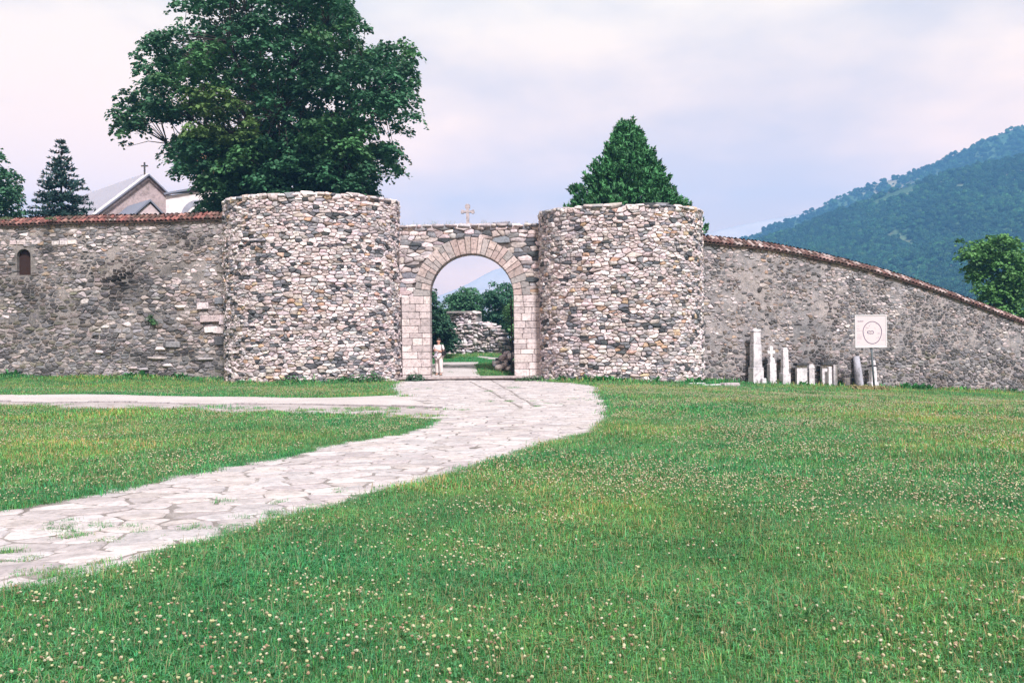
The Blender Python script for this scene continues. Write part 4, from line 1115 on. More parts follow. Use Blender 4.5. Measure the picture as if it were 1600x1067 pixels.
# needle trees
def needles(A, P, D, n_, ln, wd, col):
    """tufts of flat needle sprays at P pointing along D"""
    k = len(P); Q = np.repeat(P, n_, 0); Dn = np.repeat(D, n_, 0) + unit(k * n_) * .55; Dn /= np.linalg.norm(Dn, axis=1, keepdims=True)
    s = ln * rng.uniform(.6, 1.25, k * n_); colr = np.tile(np.array(col), (k * n_, 1)) * rng.uniform(.65, 1.35, (k * n_, 1))
    A.addn(*leaves(Q + Dn * s[:, None] * .5, unit(k * n_), Dn, s, colr, wd, .05))
def conifer(label, tb, topz, zlow, rad, rows, per, upturn, ln, wd, col, droop, pw=1.0, name='conifer_tree', cat='tree', ragged=.2):
    root = thing(name, label, cat, tb); A = Acc(); Tk = Acc()
    Tk.tube([tb - [0, 0, .3], tb + [0, 0, (topz - tb[2]) * .5], np.array([tb[0], tb[1], topz])], [.22, .13, .015], 8, (.05, .04, .035))
    for k in range(rows):
        f = (k + rng.random()) / rows; z = zlow + (topz - zlow) * f; r_ = rad * (1 - f) ** pw * rng.uniform(1 - ragged, 1 + ragged * .6) + .10
        nb = max(4, int(per * (1 - f) ** .7 + 3))
        for q in range(nb):
            th = 6.283 * (q + rng.random()) / nb; rr = r_ * rng.uniform(.75, 1.12); d = np.array([math.cos(th), math.sin(th), 0])
            p0 = np.array([tb[0], tb[1], z]); m_ = max(3, int(rr / .16)); s_ = np.linspace(.18, 1, m_)
            pts = p0 + d * rr * s_[:, None] + np.array([0, 0, 1]) * (-droop * rr * s_ + upturn * rr * s_ ** 2)[:, None]
            Tk.tube([p0, pts[m_ // 2], pts[-1]], [.03, .018, .006], 4, (.05, .04, .035), caps=False)
            side = np.array([-d[1], d[0], 0]); D = d * .55 + side * rng.choice([-1, 1], m_)[:, None] * .55 + np.array([0, 0, .15 + upturn])
            needles(A, pts, D, 7, ln, wd, np.array(col) * rng.uniform(.8, 1.2))
    A.build('foliage', M['needle'], root); Tk.build('trunk', M['bark'], root)
    return root
tb = gp(*at(97, 400, 62)[:2])
conifer('thin dark spruce behind the tiled wall, left of the church gable', tb, float(at(97, 221, 62)[2]), 5.0, 3.5, 36, 11, .25, .32, .15, (.020, .055, .048), .38, .85, 'spruce_tree')
tb = gp(*at(982, 400, 53)[:2]); root = thing('conifer_tree', 'pointed bushy green conifer with upright sprays rising behind the right tower', 'tree', tb)
A = Acc(); Tk = Acc(); topz = float(at(984, 189, 53)[2]); zlow = 7.2; rad = 3.25
Tk.tube([tb - [0, 0, .3], tb + [0, 0, (topz - tb[2]) * .5], np.array([tb[0], tb[1], topz - .4])], [.25, .15, .02], 8, (.05, .04, .035))
for k in range(2700):
    f = 1 - math.sqrt(rng.random()) ** 1.05; z = zlow + (topz - zlow) * f * .985; th = rng.uniform(0, 6.283)
    lob = 1 + .16 * math.sin(3 * th + z * 1.1) + .10 * math.sin(7 * th + 2.3 * z) + .10 * math.sin(5.2 * z + 2 * th); r_ = rad * (1 - f) ** .86 * lob * rng.uniform(.35, 1.16) ** .7 + .05
    d = np.array([math.cos(th), math.sin(th), 0]); p0 = np.array([tb[0], tb[1], z]) + d * r_
    ax = d * .50 + np.array([0, 0, .85]); ax /= np.linalg.norm(ax); sh = rng.uniform(.62, 1.4)
    needles(A, np.array([p0 + ax * q for q in (0, .14, .28)]), np.tile(ax, (3, 1)), 9, .27, .17, np.array([.042, .150, .052]) * sh)
    if k % 12 == 0: Tk.tube([np.array([tb[0], tb[1], z - r_ * .3]), p0], [.035, .012], 4, (.05, .04, .035), caps=False)
A.build('foliage', M['needle'], root); Tk.build('trunk', M['bark'], root)

# ------------------------------------------------------------------ CHURCH behind the left wall
M['gable'] = stone_mat('church_stone', (.36, .29, .30), fs=1.5, tint=(.26, .22, .20))
M['pinkwall'] = plain('pink_plaster', (.52, .42, .44), .9, nscale=2)
M['whitewall'] = plain('white_plaster', (.68, .62, .63), .9, nscale=1.5)
M['lead'] = plain('lead_roof', (.66, .62, .65), .55, nscale=1.5, var=.3)
M['leadtrim'] = plain('lead_trim', (.15, .16, .21), .6); M['seam'] = plain('lead_seam', (.28, .28, .33), .6)
M['iron'] = plain('dark_iron', (.05, .05, .055), .6)
M['glass'] = plain('window_glass', (.05, .06, .07), .15)
M['brick'] = plain('drum_brick', (.40, .22, .16), .9, nscale=4)
M['archgrey'] = plain('arch_moulding', (.28, .28, .34), .8, nscale=4)
pk = at(232, 272, 80); bk = at(133, 302.5, 91); zr = pk[2]; ch_z = float(g(pk[0], pk[1]))
rd = np.array([bk[0] - pk[0], bk[1] - pk[1], 0]); Lr = np.linalg.norm(rd); rd /= Lr; sd = np.array([rd[1], -rd[0], 0]); 
if sd[1] < 0: sd = -sd      # sd points right-back along the gable
church = thing('church', 'grey roofed stone church with gable cross, behind the tiled left wall', 'church', (pk[0], pk[1], ch_z))
hwid, drop = 6.2, 5.3; ze = zr - drop
A = Acc(); gp0 = np.array([pk[0], pk[1], 0])
A.prism([(-hwid, ch_z - .5), (hwid, ch_z - .5), (hwid, ze - .1), (0, zr - .12), (-hwid, ze - .1)], gp0 + rd * .25, sd, (0, 0, 1), rd, Lr - .3); A.build('nave', M['gable'], church)
for sg in (-1, 1):
    A = Acc(); e0 = np.array([pk[0], pk[1], zr]); slopev = sd * sg * hwid + np.array([0, 0, -drop]); slopev *= 1.06
    nrm = np.cross(rd, slopev) * sg; nrm = nrm / np.linalg.norm(nrm); nrm = nrm if nrm[2] > 0 else -nrm
    c = [e0, e0 + slopev, e0 + slopev + rd * Lr, e0 + rd * Lr]; A.add(c + [q + nrm * .06 for q in c], [[0, 1, 2, 3], [4, 5, 6, 7], [0, 1, 5, 4], [1, 2, 6, 5], [2, 3, 7, 6], [3, 0, 4, 7]])
    rf = A.build('roof', M['lead'], church)
    B_ = Acc()
    for k in range(1, int(Lr / .62)):
        p0 = e0 + rd * k * .62 + nrm * .1; p1 = p0 + slopev; w_ = rd * .035
        q = [p0 - w_, p1 - w_, p1 + w_, p0 + w_]; B_.add(q + [v + nrm * .07 for v in q], [[4, 5, 6, 7], [0, 1, 5, 4], [1, 2, 6, 5], [2, 3, 7, 6], [3, 0, 4, 7]])
    B_.build('roof_seams', M['seam'], rf, 'stuff')
    A = Acc(); q = [e0 - rd * .02, e0 + slopev - rd * .02, e0 + slopev * 1.0 + np.array([0, 0, -.14]) - rd * .02, e0 + np.array([0, 0, -.14]) - rd * .02]
    A.add(q + [v - rd * .12 for v in q], [[0, 1, 2, 3], [4, 5, 6, 7], [0, 1, 5, 4], [1, 2, 6, 5], [2, 3, 7, 6], [3, 0, 4, 7]]); A.build('verge_trim', M['leadtrim'], church)
A = Acc(); cb = np.array([pk[0], pk[1], zr]) + rd * .3 + np.array([-.2, 0, 0]); hx = 19 / F * 80
A.box(cb + [0, 0, hx / 2], (.11, .11, hx)); A.box(cb + [0, 0, hx * .70], (hx * .56, .10, .11)); A.build('gable_cross', M['iron'], church)
# low porch gable in front
pp = at(234, 315, 75); A = Acc()
A.prism([(-1.75, ch_z), (1.75, ch_z), (1.75, pp[2] - 1.75), (0, pp[2] - .12), (-1.75, pp[2] - 1.75)], (pp[0], pp[1], 0), sd, (0, 0, 1), rd, 4.5); porch = A.build('porch', M['pinkwall'], church)
for sg in (-1, 1):
    A = Acc(); e0 = pp.copy(); sv = (sd * sg * 1.75 + np.array([0, 0, -1.65])) * 1.12; r0 = e0 - rd * .15
    q = [r0, r0 + sv, r0 + sv + rd * 4.6, r0 + rd * 4.6]; A.add(q + [v + np.array([0, 0, .16]) for v in q], [[0, 1, 2, 3], [4, 5, 6, 7], [0, 1, 5, 4], [1, 2, 6, 5], [2, 3, 7, 6], [3, 0, 4, 7]]); A.build('porch_roof', M['leadtrim'], porch)
A = Acc(); wz = at(233, 341, 75)[2]
A.prism([(.45 * math.cos(q), wz - .3 + .45 * math.sin(q)) for q in np.linspace(0, math.pi, 10)] + [(-.45, wz - 1.2), (.45, wz - 1.2)], (pp[0], pp[1], 0) - rd * .05, sd, (0, 0, 1), rd, .1); A.build('porch_window', M['iron'], porch)
# white exonarthex with big arch
nx_ = thing('narthex', 'white plastered church wing with large grey arched window, beside the stone gable', 'building', gp(-27, 80))
wl, wr = at(259, 304, 79), at(345, 290, 79); zt_ = wl[2] - .1
A = Acc(); A.prism([(wl[0], ch_z - .3), (wr[0], ch_z - .3), (wr[0], at(345, 296, 79)[2]), (wl[0], at(259, 306, 79)[2])], (0, 79, 0), (1, 0, 0), (0, 0, 1), (0, 1, 0), 8); A.build('wing_wall', M['whitewall'], nx_)
A = Acc(); l0, l1 = at(256, 304.5, 78.7), at(350, 288, 78.7); q = [l0, l1, l1 + [0, 9, 1.6], l0 + [0, 9, 1.6]]
A.add(q + [v + np.array([0, 0, .16]) for v in q], [[0, 1, 2, 3], [4, 5, 6, 7], [0, 1, 5, 4], [1, 2, 6, 5], [2, 3, 7, 6], [3, 0, 4, 7]]); A.build('wing_roof', M['leadtrim'], nx_)
ac = at(311, 338, 78.95); 
for k, (r0, r1, mt, nm) in enumerate(((1.05, 1.5, 'archgrey', 'arch_moulding'), (.85, 1.05, 'whitewall', 'arch_moulding'), (0, .85, 'glass', 'pane'))):
    A = Acc(); tq = np.linspace(0, math.pi, 20)
    if r0 > 0: pl = [(r1 * math.cos(q), r1 * math.sin(q)) for q in tq] + [(r0 * math.cos(q), r0 * math.sin(q)) for q in tq[::-1]]
    else: pl = [(r1 * math.cos(q), r1 * math.sin(q)) for q in tq]
    A.prism(pl, ac + [0, -.08 + .03 * k, -.15], (1, 0, 0), (0, 0, 1), (0, 1, 0), .2); A.build(nm, M[mt], nx_)
# domed drum mostly hidden by the tree
dc = gp(*at(352, 300, 92)[:2]); dr = thing('church_drum', 'octagonal brick church drum half hidden by the big tree', 'building', dc)
rad = 43 / F * 92; ang = np.linspace(0, 2 * math.pi, 9)[:-1] + .39; zt_ = at(352, 236, 92)[2]
A = Acc(); rg = np.column_stack([dc[0] + rad * np.cos(ang), dc[1] + rad * np.sin(ang)])
A.add(np.concatenate([np.column_stack([rg, np.full(8, dc[2])]), np.column_stack([rg, np.full(8, zt_)])]), [[i, (i + 1) % 8, 8 + (i + 1) % 8, 8 + i] for i in range(8)] + [list(range(8, 16))]); A.build('drum_wall', M['brick'], dr)
A = Acc(); rg = np.column_stack([dc[0] + rad * 1.1 * np.cos(ang), dc[1] + rad * 1.1 * np.sin(ang)])
A.add(np.concatenate([np.column_stack([rg, np.full(8, zt_)]), np.column_stack([rg, np.full(8, zt_ + .2)]), [[dc[0], dc[1], zt_ + 1.6]]]), [[i, (i + 1) % 8, 8 + (i + 1) % 8, 8 + i] for i in range(8)] + [[8 + i, 8 + (i + 1) % 8, 16] for i in range(8)] + [list(range(8))[::-1]]); A.build('drum_roof', M['lead'], dr)
for k in range(8):
    a_ = (ang[k] + ang[(k + 1) % 8] + (2 * math.pi if k == 7 else 0)) / 2; d = np.array([math.cos(a_), math.sin(a_), 0]); s_ = np.array([-d[1], d[0], 0]); w0 = np.array([dc[0], dc[1], zt_ - 2.8]) + d * (rad * math.cos(math.pi / 8) - .05)
    A = Acc(); A.prism([(.3 * math.cos(q), 1.6 + .3 * math.sin(q)) for q in np.linspace(0, math.pi, 8)] + [(-.3, 0), (.3, 0)], w0, s_, (0, 0, 1), d, .1); A.build('drum_window', M['glass'], dr)

# ------------------------------------------------------------------ RUINS, PILE, LOW WALL seen through the arch
def rubble_thing(name, label, cat, plan, zfun, top, thick, h, wts, ar=(1, 2.2), amp=.5):
    c = plan.xy(plan.L / 2); root = thing(name, label, cat, (c[0], c[1], zfun(plan.L / 2)))
    n = max(4, int(plan.L / .4)); U_ = np.linspace(0, plan.L, n); V = []; Fs = []
    for u in U_:
        T, O, Up = plan.frame(u); xy = plan.xy(u); zb, zt = zfun(u) - .4, top(u) - .10
        for d in (-.08, -thick):
            p_ = xy + O[:2] * d; V += [[*p_, zb], [*p_, zt]]
    for i in range(n - 1):
        a_ = i * 4; b_ = a_ + 4; Fs += [[a_, b_, b_ + 1, a_ + 1], [a_ + 1, b_ + 1, b_ + 3, a_ + 3], [a_ + 3, b_ + 3, b_ + 2, a_ + 2]]
    Fs += [[0, 1, 3, 2], [(n - 1) * 4 + q for q in (0, 2, 3, 1)]]
    A = Acc(); A.add(np.array(V), Fs); A.build('core', M['mortar_r'], root)
    st = []; zmin = min(zfun(u) for u in U_) - .2; zmax = max(top(u) for u in U_)
    for u, v, w, hh, sl in courses(0, plan.L, zmin, zmax, h, ar, amp, .15, .06):
        if v > top(u) + .05: continue
        T, O, Up = plan.frame(u); xy = plan.xy(u)
        st.append(Stone(np.array([*xy, v]) + O * (rng.normal(0, .04) - .12), rot_in(T, O, Up, sl + rng.normal(0, .15)), np.array([w, .4, hh]), pick(wts)))
    u = 0
    while u < plan.L:
        w = rng.uniform(.25, .5); T, O, Up = plan.frame(u); xy = plan.xy(u)
        for d in np.arange(.1, thick, .4): st.append(Stone(np.array([*xy, top(u) - .02]) - O * d, rot_in(T, O, Up, rng.normal(0, .2)), np.array([w, .45, rng.uniform(.14, .26)]), pick(wts)))
        u += w
    place(root, st, 300); return root
W_ruin = dict(pale=.55, mid=.30, grey=.11, dark=.03)
q0, q1, q2 = at(702, 520, 67.5), at(743, 520, 66.5), at(770, 520, 66)
pl_ = Plan([q0[:2], q1[:2]]); zt1 = float(at(722, 489, 67)[2])
ruin1 = rubble_thing('ruined_wall', 'upright end of the ruined wall with flat slab top, seen through the arch', 'ruin', pl_, lambda u: float(g(-4, 67)), lambda u: zt1, .9, .16, dict(pale=.5, mid=.35, grey=.15))
A = Acc(); c = (q0 + q1) / 2; A.box((c[0], c[1] + .4, zt1 + .06), (pl_.L + .3, 1.2, .13)); A.build('coping_slab', stone_mat('slab_grey', (.22, .20, .20)), ruin1)
q0, q1 = at(706, 520, 66.2), at(812, 540, 62.5); pl_ = Plan([q0[:2], q1[:2]])
tpx = np.array([(706, 511), (741, 505), (760, 507), (774, 519), (787, 536), (800, 549), (815, 555)]); tuu = [u_of(pl_, a_) for a_ in tpx[:, 0]]
tzz = [at(a_, b_, pl_.xy(u_of(pl_, a_))[1])[2] for a_, b_ in tpx]
rubble_thing('ruined_wall', 'broken rubble wall sloping down to the right, seen through the arch', 'ruin', pl_, lambda u: float(g(*pl_.xy(u))), lambda u: float(np.interp(u, tuu, tzz)), 1.0, .17, W_ruin, (1.0, 2.6), .6)
q0, q1 = at(694, 545, 62), at(735, 545, 61.5); pl2 = Plan([q0[:2], q1[:2]]); zt2 = float(at(715, 539, 61.8)[2])
rubble_thing('low_garden_wall', 'low dry-stone garden wall behind the person, seen through the arch', 'wall', pl2, lambda u: float(g(*pl2.xy(u))), lambda u: zt2, .5, .14, dict(pale=.4, mid=.4, grey=.2), (1.6, 4))
# heap of stones inside the right jamb
pc = at(792, 585, 47.5); pb = gp(pc[0], 47.5)
root = thing('stone_heap', 'heap of pale boulders beside the right jamb inside the arch', 'stone pile', pb)
st = []
for k in range(46):
    a_ = rng.uniform(0, 6.28); r_ = .75 * math.sqrt(rng.random()); x, y = pb[0] + .1 + r_ * math.cos(a_), 47.6 + r_ * math.sin(a_) * 1.3
    hmax = .95 * (1 - (r_ / .85) ** 2); s_ = rng.uniform(.16, .38); z = g(x, y) + rng.uniform(0, max(hmax, .1))
    st.append(Stone(np.array([x, y, float(z)]), np.array(Matrix.Rotation(rng.uniform(0, 3), 3, 'Z') @ Matrix.Rotation(rng.normal(0, .3), 3, 'X')), np.array([s_ * 1.3, s_, s_ * .8]), pick(dict(pale=.62, mid=.12, grey=.14, dark=.12))))
place(root, st, 300)
# round-topped grey stone in front of the dark tree
q = at(688, 541, 56); b0 = gp(q[0], 56); root = thing('round_topped_stone', 'grey round-topped stone marker under the dark tree, beyond the person', 'stone marker', b0)
s_ = 56 / F; A = Acc(); zt = float(at(688, 523, 56)[2])
A.prism([(6.5 * s_ * math.cos(t_), zt - 5 * s_ + 6 * s_ * math.sin(t_)) for t_ in np.linspace(0, math.pi, 14)] + [(-6.5 * s_, zt - 6 * s_), (6.5 * s_, zt - 6 * s_)], (q[0], 56, 0), (1, 0, 0), (0, 0, 1), (0, 1, 0), .35); A.build('head', M['grave_grey'], root)
A = Acc(); A.box((q[0], 56.18, (b0[2] + zt - 6 * s_) / 2), (12 * s_, .3, zt - 6 * s_ - b0[2])); A.build('shaft', M['grave_dark'], root)

# ------------------------------------------------------------------ GRAVESTONES along the right wall
def base_at(px, Y): 
    q = at(px, 600, Y); return gp(q[0], Y)
def frame_px(px, Y): return base_at(px, Y), Y / F
def wall_front(px, d): return float(np.interp(px, pxs, Yr)) - d
def obelisk(label, px, Y, parts_, name='gravestone', mat='grave_stone', yaw=.35):
    """parts: (name, width px, y top, y bottom, taper)"""
    Y = wall_front(px, Y); b0, s_ = frame_px(px, Y); root = thing(name, label, 'gravestone', b0, 'gravestones along the right wall')
    Mz = np.array(Matrix.Rotation(yaw, 3, 'Z'))
    for (nm, w, y0, y1, tp_, *ex) in parts_:
        z1, z0 = at(px, y0, Y)[2], at(px, y1, Y)[2]
        if nm in ('base', 'slab', 'stele', 'stub'): z0 = b0[2] - .12
        A = Acc(); ww = w * s_ / (math.cos(yaw) + math.sin(abs(yaw)) * .7); A.box((b0[0], b0[1], (z0 + z1) / 2), (ww, ww * (ex[1] if len(ex) > 1 else .75), z1 - z0), Mz, taper=tp_)
        o = A.build(nm, M[ex[0]] if ex and ex[0] else M[mat], root)
        bv = o.modifiers.new('worn', 'BEVEL'); bv.width = .02; bv.segments = 2
    return root, b0, s_
obelisk('tallest grave pillar with stepped base and capped head, leftmost of the row', 1181.5, .60, [('base', 23, 574, 603, .97), ('shaft', 18.5, 538, 574, .92), ('head', 15.5, 518, 538, .97), ('cap', 18, 514.5, 518, .9)])
obelisk('small stub of stone at the foot of the tallest grave pillar', 1193, 1.0, [('stub', 10, 591, 603, .85)])
root, b0, s_ = obelisk('grave stele topped by a small white cross with rounded arms', 1206, .55, [('stele', 14.5, 568, 604, .95), ('shoulder', 11, 559, 568, .75)])
A = Acc(); gy_ = wall_front(1206, .55); cz = at(1205, 558, gy_)[2]; cu = 17 * s_ * 1.1
h_ = np.array([(.09, 0), (.08, .3), (.10, .36), (.24, .34), (.31, .42), (.33, .52), (.27, .62), (.12, .60), (.10, .68), (.16, .80), (.12, .94), (.0, 1.0)]) * cu
A.prism(np.concatenate([h_, h_[-2::-1] * np.array([-1, 1])]), (b0[0] - .02, gy_ - .07, cz - .03), (1, 0, 0), (0, 0, 1), (0, 1, 0), .13); A.build('cross', stone_mat('white_cross', (.66, .63, .66)), root)
obelisk('pale tapering grave obelisk on a block base, right of the cross stele', 1226.5, .60, [('base', 17, 583, 602, .98), ('shaft', 13, 546, 583, .80), ('cap', 9.6, 543, 546, .9)])
obelisk('wide grave slab under an overhanging dark cap', 1252, .50, [('slab', 20, 571, 604, .98, None, .4), ('cap', 23, 567, 571, .95, 'grave_dark', .7)], yaw=.2)
root, b0, s_ = obelisk('narrow round-headed grave stele beside the wide slab', 1268, .5, [('stele', 10, 575, 604, .96, None, .5)], yaw=.15)
A = Acc(); zc = at(1268, 575, wall_front(1268, .5))[2]; A.prism([(4.8 * s_ * math.cos(q), 6.5 * s_ * math.sin(q)) for q in np.linspace(0, math.pi, 12)], (b0[0], b0[1] - .08, zc - .01), (1, 0, 0), (0, 0, 1), (0, 1, 0), .17); A.build('round_head', M['grave_stone'], root)
obelisk('grave slab with a black top, between round-headed stele and narrow pale pillar', 1291, .45, [('slab', 18, 570, 605, 1.04, None, .4), ('cap', 23, 565.5, 570, .9, 'grave_dark', .8)], yaw=.2)  # cap coloured near-black over the paler slab
obelisk('narrow pale grave pillar standing right against the black-topped slab', 1304.5, .6, [('stele', 9, 570, 607, .86)], yaw=.3)
obelisk('slim pale stone strip set against the front of the black-topped slab', 1296.5, .85, [('stele', 7, 573, 606, .92)], yaw=.25)
obelisk('lowest little grey grave block in the row', 1322.5, .5, [('stub', 10.5, 590, 608, .98)], yaw=.2)
gy_ = wall_front(1344, .6); b0, s_ = frame_px(1344, gy_); root = thing('gravestone', 'smooth grey round column leaning to the left under the sign', 'gravestone', b0, 'gravestones along the right wall')
A = Acc(); tp_ = at(1337.5, 557, gy_ + .3); A.tube([b0 - [0, 0, .15], b0 + (tp_ - b0) * .5, tp_], [6.3 * s_, 5.9 * s_, 5.2 * s_], 16); A.build('column', M['grave_grey'], root, smooth=False)
root, b0, s_ = obelisk('grave obelisk with ringed neck standing behind the sign post', 1364, .6, [('base', 18, 597, 612, .95), ('shaft', 12.5, 573, 597, .86), ('neck', 11, 570.5, 573, 1.0, 'grave_dark'), ('head', 9.5, 563, 570.5, .8)])
# fallen slabs by the right tower
for k, (px, py, w, dd, h_, lab) in enumerate(((1110, 604, .9, .5, .13, 'flat fallen slab nearest the right tower foot'), (1140, 605, .8, .5, .22, 'lichened fallen stone block left of the tallest grave pillar'), (1088, 602, .8, .5, .14, 'small flat stone touching the right tower base'))):
    q = ground_at(px, py); q[1] = min(q[1], 43.6) if px > 1095 else 41.5; q = gp(at(px, py, q[1])[0], q[1]); root = thing('fallen_stone', lab, 'stone', q, 'fallen stones by the right tower')
    A = Acc(); A.box(q + [0, 0, h_ / 2 - .03], (w, dd, h_), np.array(Matrix.Rotation(rng.normal(0, .3), 3, 'Z') @ Matrix.Rotation(rng.normal(0, .05), 3, 'X')), taper=.9)
    o = A.build('slab', M['grave_stone'] if k != 1 else M['cross_stone'], root); bv = o.modifiers.new('worn', 'BEVEL'); bv.width = .04; bv.segments = 2

# ------------------------------------------------------------------ INFORMATION SIGN
SY = 44.6; sb = base_at(1366.5, SY); s_ = SY / F
sign = thing('information_sign', 'white information board with circular site plan on a grey post', 'sign', sb)
M['board'] = plain('sign_board', (.52, .46, .49), .45); M['sframe'] = plain('sign_frame', (.50, .49, .52), .5); M['post'] = plain('sign_post', (.06, .075, .085), .5); M['ink'] = plain('sign_ink', (.13, .10, .16), .7); M['ink2'] = plain('sign_ink_light', (.36, .31, .38), .7)
bc = at(1360.5, 517.5, SY); bw, bh = 48 * s_, 49.5 * s_; Mr = np.array(Matrix.Rotation(R(.0), 3, 'Y'))
A = Acc(); ptop = at(1361, 538, SY + .06); A.tube([sb - [0, 0, .2], ptop + [0, 0, 0]], [.045, .045], 10); A.build('post', M['post'], sign, smooth=True)
A = Acc(); A.box(bc, (bw, .04, bh), Mr); A.build('board', M['board'], sign)
A = Acc()
for (dx, dz, w, h) in ((0, bh / 2, bw + .05, .05), (0, -bh / 2, bw + .05, .05), (bw / 2, 0, .05, bh - .05), (-bw / 2, 0, .05, bh - .05)): A.box(bc + Mr @ np.array([dx, -.004, dz]), (w, .06, h), Mr)
A.build('frame', M['sframe'], sign)
def stroke(A, x0, z0, x1, z1, w):
    p0 = np.array([x0, z0]); p1 = np.array([x1, z1]); d = (p1 - p0) / (np.linalg.norm(p1 - p0) + 1e-9); n_ = np.array([-d[1], d[0]]) * w / 2
    A.add([bc + Mr @ np.array([q[0], -.0235, q[1]]) for q in (p0 - n_, p1 - n_, p1 + n_, p0 + n_)], [[0, 1, 2, 3]])
pc_ = np.array([2.2, -2.2]) * s_; rx, rz = 14.4 * s_, 17.3 * s_
A = Acc(); tq = np.linspace(0, 2 * math.pi, 49)
def ring_pt(q, k=1.0): return pc_ + np.array([rx * math.cos(q) * (1 + .03 * math.sin(3 * q)), rz * math.sin(q)]) * k
for a_, b_ in zip(tq, tq[1:]): stroke(A, *ring_pt(a_), *ring_pt(b_), .034)
A.build('plan_ring', M['ink'], sign)
A = Acc(); u_ = s_
for (x0, z0, x1, z1) in ((-4.5, -1, -4.5, 2), (-4.5, 2, -1, 2.6), (-1, 2.6, 0, 1.2), (0, 1.2, 2, 2.6), (2, 2.6, 4.5, 2), (4.5, 2, 5, 0), (5, 0, 3.8, -1.8), (3.8, -1.8, 1.2, -1.2), (1.2, -1.2, 0, -2), (0, -2, -2, -.8), (-2, -.8, -4.5, -1)): stroke(A, pc_[0] + (x0 - 3.0) * u_, pc_[1] + z0 * u_, pc_[0] + (x1 - 3.0) * u_, pc_[1] + z1 * u_, .03)
A.build('church_plan', M['ink'], sign)
A = Acc()
for k in range(22):
    q = rng.uniform(0, 6.28); rr = rng.uniform(.45, .9); p0 = ring_pt(q, rr); a_ = rng.uniform(0, 3.14); l_ = rng.uniform(.8, 2.5) * u_; stroke(A, p0[0], p0[1], p0[0] + l_ * math.cos(a_), p0[1] + l_ * math.sin(a_), .018)
for z_, x0, x1 in ((8, -22, -18), (4, -22, -17), (1, -22, -14), (-5, -21.5, -16), (-8, -21.5, -14), (-9.8, -21.5, -15), (-12, -21.5, -14), (-17, -21.5, -18), (-5, 17.5, 21.5), (-8, 17.5, 21.5), (-11, 17, 21.5), (-14, 16, 21.5)):
    x = x0
    while x < x1: w = rng.uniform(.5, 1.3); stroke(A, x * u_, z_ * u_, min(x + w, x1) * u_, z_ * u_, .018); x += w + .35
A.build('caption_lines', M['ink2'], sign)
A = Acc()
for k in range(8): x = (-20.5 + k * 1.15) * u_; stroke(A, x, 15.6 * u_, x + .75 * u_, 15.6 * u_, .045)
A.build('heading', M['ink'], sign)

# ------------------------------------------------------------------ PERSON
def skin(name, verts, edges, radii, mat, parent, sub=2, root_i=0):
    me = bpy.data.meshes.new(name); me.from_pydata([tuple(v) for v in verts], edges, []); o = bpy.data.objects.new(name, me); COL.objects.link(o)
    md = o.modifiers.new('skin', 'SKIN'); md.use_smooth_shade = True
    for i, r_ in enumerate(radii):
        sv = me.skin_vertices[0].data[i]; sv.radius = (r_, r_) if not isinstance(r_, tuple) else r_; sv.use_root = (i == root_i)
    o.modifiers.new('sub', 'SUBSURF').levels = sub; o.modifiers['sub'].render_levels = sub
    dg = bpy.context.evaluated_depsgraph_get(); dg.update(); nm = bpy.data.meshes.new_from_object(o.evaluated_get(dg)); bpy.data.objects.remove(o); bpy.data.meshes.remove(me)
    nm.name = name; nm.materials.clear(); nm.materials.append(mat); nm.polygons.foreach_set('use_smooth', np.ones(len(nm.polygons), bool))
    return nm
M['skin'] = plain('skin', (.46, .25, .19), .6); M['shirt'] = plain('white_shirt', (.62, .55, .57), .9, nscale=14, var=.15); M['trousers'] = plain('cream_trousers', (.62, .56, .55), .9, nscale=9, var=.15)
M['hair'] = plain('dark_hair', (.035, .020, .016), .6); M['bag'] = plain('black_leather', (.018, .016, .018), .5); M['shoe'] = plain('brown_shoe', (.20, .14, .11), .7); M['cloth'] = plain('folded_cloth', (.46, .43, .50), .9)
pb = base_at(686, 45.5); PH = 1.70
ps = thing('person', 'person in white shirt and cream trousers with clasped hands, standing in the archway', 'person', pb)
PM = Matrix.Translation(Vector(pb)) @ Matrix.Rotation(R(-24), 4, 'Z')
def pput(nm, me, parent=ps):
    o = bpy.data.objects.new(nm, me); COL.objects.link(o); o.parent = parent; o.matrix_parent_inverse = Matrix.Identity(4)
    o.matrix_local = Matrix.Rotation(R(-24), 4, 'Z') @ Matrix.Diagonal((1.12, 1.10, 1.02, 1)); return o
